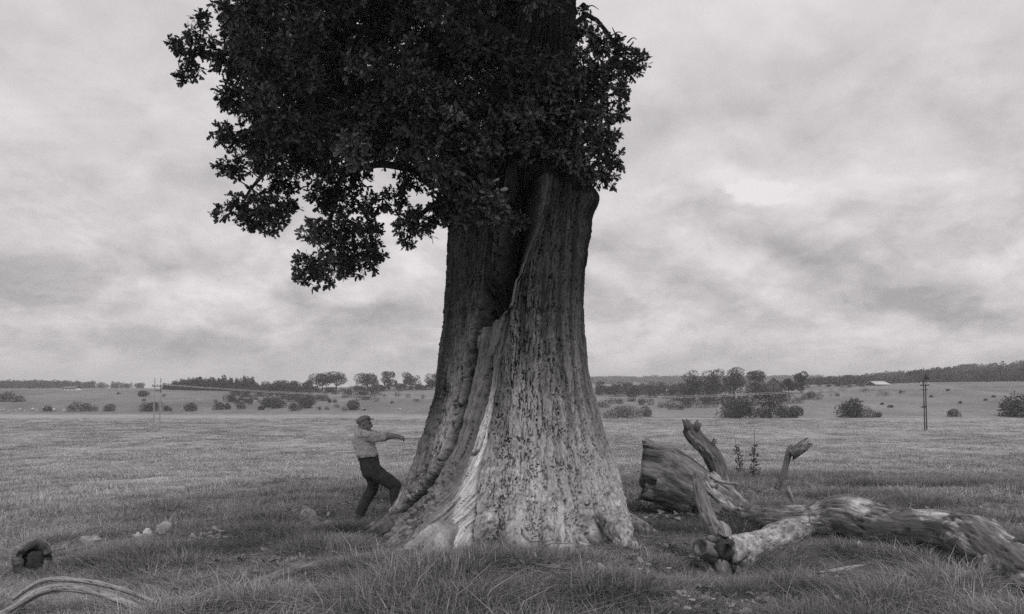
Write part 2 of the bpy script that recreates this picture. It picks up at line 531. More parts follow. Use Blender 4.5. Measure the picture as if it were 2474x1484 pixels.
def tube(path, rad, seg=10, rough=0.0, fs=1.0, seed=0, cap=(True, True), cracks=0.0, hollow=(0, 0), jag=0.0):
    """a closed, tapering tube with real surface relief; returns V, faces, grain, crack"""
    path = np.asarray(path, float); n = len(path)
    rad = np.broadcast_to(np.asarray(rad, float), (n,))
    t, N, B = frames(path)
    th = np.linspace(0, 2 * np.pi, seg, endpoint=False)
    arc = np.concatenate([[0], np.cumsum(np.linalg.norm(np.diff(path, axis=0), axis=1))])
    TH, ARC = np.meshgrid(th, arc); R = np.repeat(rad[:, None], seg, 1)
    gx, gy, gz = np.cos(TH) * R, np.sin(TH) * R, ARC
    k = np.zeros_like(R); crack = np.zeros_like(R)
    if rough:
        rm = rad.mean()
        k += rough * 1.2 * fbm(gx / (1.1 * rm) * fs + seed, gy / (1.1 * rm) * fs, gz / (3.5 * rm) * fs, 3, seed)
        k += rough * 0.35 * fbm(gx / (0.25 * rm) * fs, gy / (0.25 * rm) * fs, gz / (1.6 * rm) * fs, 3, seed + 3)
    if cracks:
        rm = rad.mean()
        c = np.abs(vnoise(gx / (0.42 * rm), gy / (0.42 * rm), gz / (4.5 * rm) + seed, seed + 8) + 0.25 * vnoise(gx / (0.15 * rm), gy / (0.15 * rm), gz / (1.5 * rm), seed + 9))
        crack = (1 - sstep(0.0, 0.09, c)) * sstep(-0.15, 0.25, vnoise(gx / rm, gy / rm, gz / (2 * rm), seed + 11))
        k -= cracks * crack
        c2 = np.abs(vnoise(gx / (0.16 * rm), gy / (0.16 * rm), gz / (2.2 * rm) + seed, seed + 18) + 0.3 * vnoise(gx / (0.07 * rm), gy / (0.07 * rm), gz / (0.8 * rm), seed + 19))
        fine_c = (1 - sstep(0.0, 0.13, c2)) * sstep(-0.1, 0.3, vnoise(gx / (0.6 * rm), gy / (0.6 * rm), gz / (1.2 * rm), seed + 21))
        crack = np.maximum(crack, 0.8 * fine_c); k -= 0.4 * cracks * fine_c
    R = R * (1 + k)
    V = path[:, None, :] + N[:, None, :] * (np.cos(TH) * R)[..., None] + B[:, None, :] * (np.sin(TH) * R)[..., None]
    if jag:
        for e, sgn in ((0, -1), (n - 1, 1)):
            V[e] += t[e] * sgn * (jag * rad[e] * vnoise(np.cos(th) * 2.2 + 5 * e, np.sin(th) * 2.2, None, seed + 4))[:, None]
    V = V.reshape(-1, 3)
    i = np.arange(n - 1)[:, None] * seg; j = np.arange(seg)[None, :]; j2 = (j + 1) % seg
    quads = np.stack([i + j, i + j2, i + seg + j2, i + seg + j], -1).reshape(-1, 4)
    faces = [quads]; grain = np.stack([gx, gy, gz], -1).reshape(-1, 3); crack = crack.ravel()
    extra = []; tris = []; more = []
    for e, do, hol in ((0, cap[0], hollow[0]), (1, cap[1], hollow[1])):
        if not do: continue
        ring = np.arange(seg) + (0 if e == 0 else (n - 1) * seg)
        base = len(V) + len(extra)
        c0 = path[0] if e == 0 else path[-1]; tt = t[0] if e == 0 else -t[-1]
        if hol:
            inner = c0 + (V[ring] - c0) * 0.72
            deep = c0 + tt * hol + (V[ring] - c0) * 0.45
            extra += list(inner) + list(deep) + [c0 + tt * hol * 1.15]
            a, b2, cc = base + np.arange(seg), base + seg + np.arange(seg), base + 2 * seg
            r2 = np.roll(ring, -1); a2 = np.roll(a, -1); b3 = np.roll(b2, -1)
            q = np.concatenate([np.stack([ring, a, a2, r2], 1), np.stack([a, b2, b3, a2], 1)])
            if e: q = q[:, ::-1]
            more.append(q)
            tr = np.stack([b2, np.full(seg, cc), b3], 1); tris.append(tr if not e else tr[:, ::-1])
        else:
            extra.append(c0)
            tr = np.stack([np.roll(ring, -1), ring, np.full(seg, base)], 1); tris.append(tr if not e else tr[:, ::-1])
    if extra:
        ex = np.array(extra); V = np.vstack([V, ex]); grain = np.vstack([grain, ex]); crack = np.concatenate([crack, np.full(len(ex), 0.3)])
        if tris: faces.append(np.vstack(tris))
        if more: faces.append(np.vstack(more))
    return V, faces, grain, crack


def box(lo, hi):
    x0, y0, z0 = lo; x1, y1, z1 = hi
    V = np.array([(x0, y0, z0), (x1, y0, z0), (x1, y1, z0), (x0, y1, z0), (x0, y0, z1), (x1, y0, z1), (x1, y1, z1), (x0, y1, z1)], float)
    return V, [np.array([(0, 3, 2, 1), (4, 5, 6, 7), (0, 1, 5, 4), (1, 2, 6, 5), (2, 3, 7, 6), (3, 0, 4, 7)])]


def add_tube(mb, path, rad, **k):
    V, F, g, c = tube(path, rad, **k)
    mb.add(V, F, g, crack=c)


def one_tube(name, m, parent, path, rad, **k):
    mb = MB(); add_tube(mb, path, rad, **k)
    return mb.build(name, m, parent)


def ball(n=2):
    bm_v = []; t = (1 + 5 ** .5) / 2
    V = [(-1, t, 0), (1, t, 0), (-1, -t, 0), (1, -t, 0), (0, -1, t), (0, 1, t), (0, -1, -t), (0, 1, -t), (t, 0, -1), (t, 0, 1), (-t, 0, -1), (-t, 0, 1)]
    F = [(0, 11, 5), (0, 5, 1), (0, 1, 7), (0, 7, 10), (0, 10, 11), (1, 5, 9), (5, 11, 4), (11, 10, 2), (10, 7, 6), (7, 1, 8), (3, 9, 4), (3, 4, 2), (3, 2, 6), (3, 6, 8), (3, 8, 9), (4, 9, 5), (2, 4, 11), (6, 2, 10), (8, 6, 7), (9, 8, 1)]
    V = [np.array(v) / np.linalg.norm(v) for v in V]
    for _ in range(n):
        mid = {}; F2 = []
        def mp(a, b):
            k = (min(a, b), max(a, b))
            if k not in mid:
                q = V[a] + V[b]; V.append(q / np.linalg.norm(q)); mid[k] = len(V) - 1
            return mid[k]
        for a, b, c in F:
            x, y, z = mp(a, b), mp(b, c), mp(c, a)
            F2 += [(a, x, z), (b, y, x), (c, z, y), (x, y, z)]
        F = F2
    return np.array(V), np.array(F)


BALL3 = ball(3); BALL2 = ball(2)


def scatter(name, sources, pts, rot, scale, idx, tones, label, mats=None):
    """one 'stuff' object: geometry nodes instance the given meshes on the points"""
    me = bpy.data.meshes.new(name + '_points')
    me.vertices.add(len(pts)); me.vertices.foreach_set('co', np.ascontiguousarray(pts, np.float32).ravel())
    for k, typ, fld, a in (('rot', 'FLOAT_VECTOR', 'vector', rot), ('size', 'FLOAT_VECTOR', 'vector', scale), ('pick', 'INT', 'value', idx), ('tone', 'FLOAT', 'value', tones)):
        at = me.attributes.new(k, typ, 'POINT'); at.data.foreach_set(fld, np.ascontiguousarray(a, np.int32 if typ == 'INT' else np.float32).ravel())
    o = bpy.data.objects.new(name, me); COL.objects.link(o)
    coll = bpy.data.collections.new(name + '_sources')
    for s in sources: coll.objects.link(s)
    ng = bpy.data.node_groups.new(name + '_scatter', 'GeometryNodeTree')
    ng.interface.new_socket('Geometry', in_out='INPUT', socket_type='NodeSocketGeometry')
    ng.interface.new_socket('Geometry', in_out='OUTPUT', socket_type='NodeSocketGeometry')
    N = ng.nodes
    gi, go = N.new('NodeGroupInput'), N.new('NodeGroupOutput')
    ci = N.new('GeometryNodeCollectionInfo'); ci.inputs['Collection'].default_value = coll
    ci.inputs['Separate Children'].default_value = True; ci.inputs['Reset Children'].default_value = True
    ip = N.new('GeometryNodeInstanceOnPoints'); ip.inputs['Pick Instance'].default_value = True
    def na(nm, typ):
        x = N.new('GeometryNodeInputNamedAttribute'); x.data_type = typ; x.inputs['Name'].default_value = nm
        return [q for q in x.outputs if q.name == 'Attribute' and q.enabled][0]
    er = N.new('FunctionNodeEulerToRotation')
    L = ng.links
    L.new(na('rot', 'FLOAT_VECTOR'), er.inputs[0]); L.new(er.outputs[0], ip.inputs['Rotation'])
    L.new(na('size', 'FLOAT_VECTOR'), ip.inputs['Scale']); L.new(na('pick', 'INT'), ip.inputs['Instance Index'])
    L.new(gi.outputs[0], ip.inputs['Points']); L.new(ci.outputs[0], ip.inputs['Instance']); L.new(ip.outputs[0], go.inputs[0])
    md = o.modifiers.new('scatter', 'NODES'); md.node_group = ng
    return tag(o, label, None, None, 'stuff')


def source_obj(name, V, faces, m, attrs):
    o = build(name, V, faces, m, None, False, attrs)
    COL.objects.unlink(o)
    return o


# ------------------------------------------------------------------ ground
def make_ground():
    ys = np.concatenate([np.linspace(-60, 4, 24)[:-1], np.geomspace(4, 40, 190)[:-1], np.geomspace(40, 240, 110)[:-1], np.geomspace(240, 1800, 120)[:-1], np.array([1800, 2400, 3200])])
    s = np.linspace(-1, 1, 301); s = 0.55 * s + 0.45 * s ** 3
    Y, S = np.meshgrid(ys, s, indexing='ij')
    X = S * (34 + 1.05 * np.abs(Y))
    Z = H(X, Y)
    n, c = X.shape
    i = np.arange(n - 1)[:, None] * c; j = np.arange(c - 1)[None, :]
    q = np.stack([i + j, i + j + 1, i + c + j + 1, i + c + j], -1).reshape(-1, 4)
    o = build('ground', np.stack([X, Y, Z], -1).reshape(-1, 3), [q], M['ground'], None, True, {'tone': tone(X, Y).ravel()})
    tag(o, 'rolling rough pasture running out to low hills', None, None, 'structure')


make_ground()


# ------------------------------------------------------------------ the old oak
OAK_Y = 12.5
SIL = [(-1400, 1330, 1390), (-400, 1275, 1388), (0, 1255, 1388), (100, 1235, 1390), (200, 1208, 1396), (300, 1172, 1404), (380, 1138, 1414), (430, 1114, 1424), (470, 1102, 1434), (500, 1096, 1437), (560, 1090, 1430),
       (640, 1085, 1421), (740, 1077, 1415), (800, 1070, 1418), (880, 1060, 1425), (950, 1047, 1437), (1000, 1033, 1450), (1060, 1011, 1466), (1110, 992, 1484), (1160, 976, 1498), (1200, 961, 1507),
       (1240, 943, 1516), (1275, 926, 1522), (1330, 914, 1528)]
DEAD_L = [(540, 1300), (600, 1275), (680, 1246), (740, 1230), (760, 1170), (790, 1150), (850, 1136), (900, 1128), (960, 1112), (1020, 1096), (1085, 1075), (1140, 1048), (1195, 1008), (1240, 960), (1275, 915), (1400, 850)]
DEAD_R = [(380, 1345), (480, 1325), (540, 1313), (600, 1286), (680, 1257), (740, 1242), (800, 1226), (870, 1208), (930, 1201), (990, 1191), (1050, 1179), (1100, 1168), (1160, 1156), (1220, 1148), (1280, 1142), (1400, 1150)]
CAV_L = [(380, 1240), (430, 1228), (480, 1217), (560, 1204), (620, 1194), (680, 1180), (740, 1165), (800, 1148)]
CAV_R = [(380, 1300), (430, 1310), (480, 1308), (540, 1300), (600, 1274), (680, 1245), (740, 1228), (800, 1224)]
CAV_BOTTOM = [(1130, 800), (1146, 796), (1160, 786), (1174, 784), (1179, 800), (1184, 776), (1192, 768), (1203, 770), (1210, 760), (1218, 748), (1224, 744), (1230, 775), (1240, 800)]
LOBES = [(-112, 8, 0.34, 0.5), (-128, 8, 0.17, 0.5), (-120, 4, -0.06, 0.5), (-80, 20, 0.05, 0.9), (-62, 12, 0.06, 0.7), (-43, 7, 0.22, 0.38), (-97, 6, -0.14, 0.7), (-54, 5, -0.10, 0.5), (-162, 14, 0.08, 0.6),
         (-145, 10, -0.06, 0.7), (-15, 14, 0.05, 0.6), (40, 16, 0.12, 0.6), (95, 16, 0.12, 0.6), (145, 16, 0.12, 0.6), (-28, 8, -0.06, 0.6)]


def oak_axis(z):
    """centre x and half width of the bole at height z"""
    z = np.asarray(z, float)
    _, v = project(np.stack([np.zeros_like(z), np.full_like(z, OAK_Y), z], -1))
    lu, ru = interp(v, [(a, b) for a, b, c in SIL]), interp(v, [(a, c) for a, b, c in SIL])
    k = OAK_Y * 1.0 / FPX
    # depth along the optical axis, for the width of one photo pixel
    dep = (OAK_Y * math.cos(TILT) + (z - CAM[2]) * math.sin(TILT)) / FPX
    return ((lu + ru) / 2 - CX) * dep, (ru - lu) / 2 * dep * 0.985


def oak_radius(th, z):
    """smooth bole radius without bark"""
    xc, a = oak_axis(z)
    deg = np.degrees(th)
    k = np.ones_like(th)
    for ang, wd, amp, fall in LOBES:
        d = (deg - ang + 180) % 360 - 180
        k = k + amp * np.exp(-(d / wd) ** 2) * np.exp(-np.clip(z, -0.3, 99) / fall)
    flute = (0.005 * np.sin(9 * (th - 0.17 * z)) + 0.022 * np.sin(5 * (th - 0.17 * z) + 1.9)) * sstep(7, 4, z) + 0.02 * fbm(np.cos(th) * 2.2, np.sin(th) * 2.2, z * 0.5, 3, 61)
    b = 0.93
    ell = 1.0 / np.sqrt(np.cos(th) ** 2 + (np.sin(th) / b) ** 2)
    return xc, a * ell * (k + flute)


oak = thing('oak_tree', 'huge old oak with hollow twisted bole and dark leafy crown', 'tree', (0, OAK_Y, 0.0))


def make_trunk():
    # finer towards the camera
    front = np.linspace(-200, 20, 600); back = np.linspace(20, 160, 90)[1:-1]
    th = np.radians(np.concatenate([front, back]))
    z = np.concatenate([np.linspace(-0.55, 5.6, 600), np.linspace(5.6, 9.0, 170)[1:], np.linspace(9.0, 15.0, 60)[1:]])
    Z, T = np.meshgrid(z, th, indexing='ij')
    xc, R = oak_radius(T, Z)
    X = xc + R * np.cos(T); Y = OAK_Y + R * np.sin(T)
    u, v = project(np.stack([X, Y, Z], -1))
    facing = sstep(0.10, -0.05, np.sin(T) + 0.0)
    wob = 5.0 * fbm(Z * 2.3, T * 3.0, None, 3, 71) + 2.0 * vnoise(Z * 11, T * 9, None, 72)
    uu = u + wob
    dl, dr = interp(v, DEAD_L), interp(v, DEAD_R)
    dead = sstep(-4, 3, uu - dl) * sstep(4, -3, uu - dr) * sstep(1.0, 0.0, (v < 420) * 1.0) * facing
    lip = np.exp(-((u + 0.5 * wob - dl) / 5.5) ** 2) * sstep(770, 800, v) * sstep(1300, 1230, v) * facing
    cav = sstep(-10, 14, uu - interp(v, CAV_L)) * sstep(3, -3, uu - interp(v, CAV_R)) * sstep(2.5, -2.5, v - interp(u + 0.4 * wob, CAV_BOTTOM)) * sstep(395, 470, v) * facing
    # bark: rough ridges running up the bole with the twist, broken by short dark cracks; ropy on the left flank
    arc = T * 1.75
    wx = 0.020 * fbm(arc / 0.14, Z / 0.25, None, 3, 81); wz = 0.06 * fbm(arc / 0.10, Z / 0.2, None, 3, 82)
    a_, z_ = arc - 0.10 * Z + wx, Z + wz
    leftf = sstep(-2.15, -2.6, T)
    low = sstep(1.7, 0.4, Z)
    ridge = 1 - 2.2 * np.abs(fbm(a_ / 0.085, z_ / 0.50, None, 4, 83))
    rough = fbm(a_ / 0.026, z_ / 0.060, None, 3, 84)
    gate = sstep(-0.45, 0.10, vnoise(arc / 0.17, Z / 0.30, None, 89) + 0.4 * vnoise(arc / 0.05, Z / 0.09, None, 76))
    # long narrow fissures between the ridges, and short hooked cracks across them
    vein = np.abs(vnoise(a_ / 0.048, z_ / 0.42, None, 86) + 0.45 * vnoise(a_ / 0.021, z_ / 0.13, None, 75) + 0.25 * vnoise(a_ / 0.012, z_ / 0.04, None, 68))
    veins = (1 - sstep(0.03, 0.25, vein)) * (0.45 + 0.55 * gate)
    hook = np.abs(vnoise(a_ / 0.075, z_ / 0.075, None, 66) + 0.5 * vnoise(a_ / 0.03, z_ / 0.03, None, 65))
    hooks = (1 - sstep(0.02, 0.11, hook)) * sstep(0.05, 0.35, vnoise(a_ / 0.11, z_ / 0.16, None, 64))
    fissure = np.maximum(veins, hooks)
    rope = 1 - 2.4 * np.abs(fbm((arc + 0.02 * Z) / 0.085, Z / 0.9, None, 3, 90))
    bark = 0.016 * (ridge - 0.5) * (1 - 0.5 * leftf) + 0.018 * rough - 0.038 * fissure + 0.050 * (rope - 0.5) * leftf + 0.05 * fbm(arc / 0.5, Z / 0.9, None, 3, 87)
    bark = bark + low * (0.035 * fbm(arc / 0.30, Z / 0.26, None, 3, 88) + 0.022 * fbm(arc / 0.07, Z / 0.06, None, 3, 73))
    foot = fbm(arc / 0.30, Z * 0.4, None, 3, 79)
    bark = bark + np.exp(-np.clip(Z, -0.3, 9) / 0.20) * (0.04 + 0.34 * foot) * sstep(0.0, -0.6, np.sin(T))
    bark = bark - 0.10 * np.exp(-((foot + 0.22) / 0.07) ** 2) * np.exp(-np.clip(Z, 0, 9) / 0.35) * sstep(0.0, -0.6, np.sin(T))
    plate = 1 - fissure
    # bare strip: fibres running with the spiral
    tt = (uu - dl) / np.maximum(dr - dl, 4)
    wpx = np.maximum(dr - dl, 10)
    fib = fbm(tt * wpx / 6.0, v / 110.0, None, 4, 91)
    fib2 = vnoise(tt * wpx / 26.0 + 3, v / 260.0, None, 92)
    split = (1 - sstep(0.0, 0.06, np.abs(vnoise(tt * wpx / 17.0, v / 200.0, None, 94)))) * sstep(-0.1, 0.3, vnoise(tt * 3, v / 90.0, None, 95))
    plank = np.floor(tt * 4.4 + 0.7 * vnoise(v / 75.0, tt * 0, None, 99))
    step = (_hash(plank, plank * 0, plank * 0, 5) - 0.5) * 0.13 * sstep(1060, 930, v)
    wood = -0.07 + 0.045 * fib + 0.06 * fib2 - 0.11 * split + step + 0.02 * rough
    wood = wood + (0.03 * ridge + 0.03 * rough - 0.03 * fissure) * sstep(0.55, 0.35, tt) * sstep(1040, 1160, v)
    # a proud bleached rib along the strip's right side
    rib = sstep(0.55, 0.80, tt + 0.06 * fib2) * sstep(1.0, 0.95, tt) * sstep(880, 990, v) * (0.75 + 0.6 * fib) * (1 - 0.30 * sstep(1120, 1190, v))
    wood = wood + 0.10 * rib
    d = bark * (1 - dead) + wood * dead - 0.24 * lip
    d = d - 0.95 * cav * (0.75 + 0.25 * sstep(0, 60, uu - interp(v, CAV_L)))
    taper = sstep(15.0, 9.0, Z)
    # thin lip of torn wood beside the cavity
    d = d + 0.10 * np.exp(-((uu - interp(v, CAV_R) - 8) / 4.5) ** 2) * sstep(520, 600, v) * sstep(820, 760, v) * facing
    # shoulder knuckles
    for (ku, kv, kr, kh) in ((1428, 480, 26, 0.10), (1215, 320, 26, 0.25), (1395, 620, 20, 0.05), (1400, 560, 22, 0.05), (1130, 1010, 14, 0.05)):
        d = d + kh * np.exp(-(((u - ku) ** 2 + (v - kv) ** 2) / kr ** 2)) * facing
    X = X + d * np.cos(T); Y = Y + d * np.sin(T)
    n, c = X.shape
    i = np.arange(n - 1)[:, None] * c; j = np.arange(c)[None, :]; j2 = (j + 1) % c
    q = np.stack([i + j, i + j2, i + c + j2, i + c + j], -1).reshape(-1, 4)
    lichen = sstep(1.5, 0.1, Z + 0.4 * fbm(arc, Z, None, 3, 96)) * (0.35 + 0.65 * sstep(-0.1, 0.3, fbm(arc * 1.4 + 4, Z * 1.6, None, 3, 97)))
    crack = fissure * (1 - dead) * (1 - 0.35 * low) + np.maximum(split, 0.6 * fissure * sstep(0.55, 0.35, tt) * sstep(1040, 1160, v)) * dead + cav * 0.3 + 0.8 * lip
    stain = np.clip(sstep(-0.05, 0.3, fbm(arc / 0.16, Z / 1.8, None, 3, 70)) * sstep(0.9, 1.9, Z) * 0.45 + 0.5 * np.exp(-(((u - 1290) / 55) ** 2 + ((v - 830) / 130) ** 2)) * sstep(-0.3, 0.2, fbm(arc / 0.12, Z / 1.5, None, 3, 69)), 0, 0.75)
    weather = 0.062 + 0.24 * sstep(3.7, 0.9, Z + 0.6 * fbm(arc * 1.2, Z * 0.4, None, 3, 98)) * (1 - 0.45 * leftf)  # crown shade painted in, with damp and algae: darker upward and on left flank
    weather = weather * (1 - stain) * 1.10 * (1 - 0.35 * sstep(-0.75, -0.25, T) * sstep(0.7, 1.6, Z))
    bleach = 0.16 + 0.04 * sstep(3.4, 1.2, Z) + 0.60 * rib * sstep(2.5, 1.2, Z) + 0.04 * fib2
    grain = np.stack([np.cos(T) * 1.9, np.sin(T) * 1.9, Z], -1).reshape(-1, 3)
    # the strip's grain follows its lean
    gd = np.stack([tt * wpx / 160.0, 0 * tt, v / 160.0], -1).reshape(-1, 3)
    w = dead.reshape(-1, 1) > 0.5
    grain = np.where(w, gd, grain)
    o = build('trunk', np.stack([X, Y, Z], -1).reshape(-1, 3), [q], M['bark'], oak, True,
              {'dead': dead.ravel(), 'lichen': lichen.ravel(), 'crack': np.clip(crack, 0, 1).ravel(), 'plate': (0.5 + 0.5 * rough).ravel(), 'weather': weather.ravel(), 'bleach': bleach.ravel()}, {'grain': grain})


make_trunk()


def make_roots():
    """buttress roots that leave the foot of the bole and dive into the turf"""
    for k, (deg, r0, out, w, wth, wood_) in enumerate(((-113, .34, .62, .62, .30, 1), (-124, .26, .50, -.4, .26, 1), (-140, .24, .50, -.3, .2, 0), (-158, .26, .55, -.5, .13, 0), (-172, .22, .45, .2, .13, 0),
                                                     (-86, .30, .34, .5, .29, 0), (-72, .26, .30, -.3, .30, 0), (-60, .27, .34, .3, .30, 0), (-44, .33, .50, -.2, .30, 0), (-31, .20, .40, .4, .24, 0), (-14, .22, .60, -.3, .18, 0), (5, .22, .6, .3, .18, 0))):
        pts = []
        for f, up in ((-.80, .42), (-.38, .23), (.0, .10), (.35, .02), (.70, -.07), (1.1, -.20)):
            a = np.array([math.radians(deg + w * 16 * max(f, 0) ** 1.4)]); xc, rr = oak_radius(a, np.array([.05]))
            rad = rr[0] + out * f
            x, y = xc[0] + rad * math.cos(a[0]), OAK_Y + rad * math.sin(a[0])
            pts.append((x, y, float(H(x, y)) + up, r0 * .56 * (1.0 - .5 * max(f, 0)) * (1 if f > -.3 else .72 if f > -.5 else .25)))
        c = catmull(pts, 44)
        V, F, g, cr = tube(c[:, :3], np.maximum(c[:, 3], .05), seg=56, rough=.26, seed=200 + k, cracks=.06)
        n = .026 * fbm(V[:, 0] / .10, V[:, 1] / .10, V[:, 2] / .10, 4, 210 + k)
        ax = c[np.minimum(np.arange(len(V)) // 56, 43), :3]; V = V + (V - ax) * (n / .15)[:, None]
        mb = MB(); lit = fbm(V[:, 0] / .3, V[:, 1] / .3, V[:, 2] / .3, 3, 230)
        mb.add(V, F, V * np.array([1, 1, .6]), crack=np.clip(cr * 1.2 + sstep(.0, -.2, n / .026) * .6, 0, 1), dead=np.full(len(V), .85 * wood_), lichen=np.clip(.25 + lit, 0, .8), plate=.5 + n * 15, weather=np.full(len(V), wth), bleach=.32 + .2 * lit)
        mb.build('root', M['bark'], oak)


make_roots()

# --- leaves
LEAF_O = np.array([(0, 0), (0.07, 0.16), (0.20, 0.24), (0.10, 0.36), (0.27, 0.50), (0.13, 0.60), (0.29, 0.76), (0.14, 0.84), (0.13, 0.97), (0, 1.03)])


def leaf_shape():
    r = LEAF_O.copy(); l = LEAF_O[1:-1][::-1].copy(); l[:, 0] *= -1
    o = np.vstack([r, l])
    z = -np.abs(o[:, 0]) * 0.25 - 0.18 * o[:, 1] ** 2
    V = np.column_stack([o[:, 0], o[:, 1], z])
    V = np.vstack([V, [0, 0.5, -0.03]])
    n = len(o); c = n
    F = np.array([(i, (i + 1) % n, c) for i in range(n)])
    return V, F


LV, LF = leaf_shape()
# a lighter leaf for places where a single one is a pixel or less
LV2 = np.array([(0, 0, 0), (0.26, 0.35, -0.05), (0.2, 0.8, -0.12), (0, 1.0, -0.2), (-0.2, 0.8, -0.12), (-0.26, 0.35, -0.05)])
LF2 = np.array([(0, 1, 5), (1, 2, 5), (2, 4, 5), (2, 3, 4)])


def rot_to(d, roll):
    """matrices whose Y axis is d, rolled about it"""
    d = d / (np.linalg.norm(d, axis=1)[:, None] + 1e-9)
    ref = np.where(np.abs(d[:, 2:3]) < 0.95, np.array([[0, 0, 1.0]]), np.array([[1.0, 0, 0]]))
    x = np.cross(d, ref); x /= np.linalg.norm(x, axis=1)[:, None]
    z = np.cross(x, d)
    c, s = np.cos(roll)[:, None], np.sin(roll)[:, None]
    return np.stack([x * c + z * s, d, z * c - x * s], -1)


def leaves_mesh(pos, direc, roll, size, shade, LVx=LV, LFx=LF):
    Rm = rot_to(direc, roll)
    V = np.einsum('nij,kj->nki', Rm, LVx) * size[:, None, None] + pos[:, None, :]
    n, k = len(pos), len(LVx)
    F = (LFx[None] + (np.arange(n) * k)[:, None, None]).reshape(-1, LFx.shape[1])
    return V.reshape(-1, 3), F, np.repeat(shade, k)


def rosettes(centre, rad, count, per=6, size=0.115, outward=0.7):
    """twig tips spread through an ellipsoid, each a rosette of leaves"""
    n = count
    d = rng.normal(size=(n, 3)); d /= np.linalg.norm(d, axis=1)[:, None]
    r = rng.random(n) ** 0.42
    tip = centre + d * r[:, None] * rad
    dirn = d * outward + rng.normal(size=(n, 3)) * 0.5 + np.array([0, 0, 0.15])
    dirn /= np.linalg.norm(dirn, axis=1)[:, None]
    pos = np.repeat(tip, per, 0) + rng.normal(size=(n * per, 3)) * 0.012
    ld = np.repeat(dirn, per, 0) * 0.7 + rng.normal(size=(n * per, 3)) * 0.75 - np.array([0, 0, 0.12])
    return tip, dirn, pos, ld, rng.normal(size=n * per) * 0.9, size * rng.uniform(0.7, 1.2, n * per), np.clip(rng.normal(1.0, 0.28, n * per), 0.45, 1.9)


BOUGHS = [  # photo points with depths (u, v, depth), base radius
    ([(1125, 440, 12.4), (1010, 410, 12.3), (900, 400, 12.6), (820, 440, 12.8), (800, 560, 12.9), (810, 650, 12.9)], 0.075),
    ([(1150, 380, 12.6), (950, 290, 12.9), (760, 330, 13.1), (640, 420, 13.2), (580, 500, 13.2)], 0.085),
    ([(1190, 280, 12.5), (950, 130, 12.3), (700, 120, 12.1), (560, 130, 12.0), (440, 130, 11.9)], 0.09),
    ([(1190, 260, 12.2), (1020, 250, 11.8), (850, 270, 11.5), (680, 290, 11.3), (570, 330, 11.0)], 0.065),
    ([(1190, 420, 11.7), (1170, 455, 11.1), (1150, 490, 10.9), (1190, 520, 10.8)], 0.06),
    ([(1110, 480, 12.3), (1060, 490, 12.3), (1000, 530, 12.4), (990, 580, 12.4)], 0.07),
    ([(1395, 350, 12.4), (1430, 320, 12.3), (1460, 360, 12.3), (1475, 420, 12.3)], 0.07),
    ([(1392, 200, 12.5), (1440, 180, 12.5), (1500, 155, 12.6), (1560, 145, 12.7)], 0.08),
    ([(1385, 60, 12.5), (1430, 40, 12.6), (1490, 110, 12.8), (1540, 120, 12.9)], 0.05),
    ([(1340, 260, 11.8), (1370, 280, 11.1), (1400, 270, 10.8), (1440, 270, 10.7)], 0.07),
    ([(1250, 120, 12.3), (1120, 20, 11.6), (1000, -120, 11.2), (850, -260, 11.0)], 0.17),
    ([(1240, 150, 12.8), (1050, 100, 14.2), (820, 60, 15.2), (620, 60, 15.6)], 0.16),
    ([(1310, 40, 12.8), (1330, -140, 14.0), (1380, -300, 15.0)], 0.15),
    ([(1220, 200, 12.9), (1100, 320, 14.6), (960, 340, 15.6), (800, 330, 16.0)], 0.13),
    ([(1360, -100, 12.4), (1480, -260, 12.0), (1640, -420, 11.7)], 0.14),
    ([(1270, -20, 12.4), (1000, -220, 12.4), (700, -330, 12.7), (380, -360, 12.8)], 0.16),
    ([(1300, -200, 12.3), (1290, -420, 11.0), (1330, -620, 9.4)], 0.15),
    ([(1320, -260, 12.8), (1200, -520, 14.0), (1000, -760, 15.0)], 0.15),
    ([(1290, -60, 12.3), (1180, -320, 11.4), (1050, -600, 10.6)], 0.16),
]
MASS = [(515, -80), (545, 60), (535, 110), (528, 200), (545, 262), (575, 300), (610, 410), (680, 425), (760, 420), (880, 400), (960, 420), (1010, 470), (1090, 470), (1190, 440), (1250, 400), (1330, 395), (1400, 350), (1420, 240), (1402, 120), (1392, -80)]
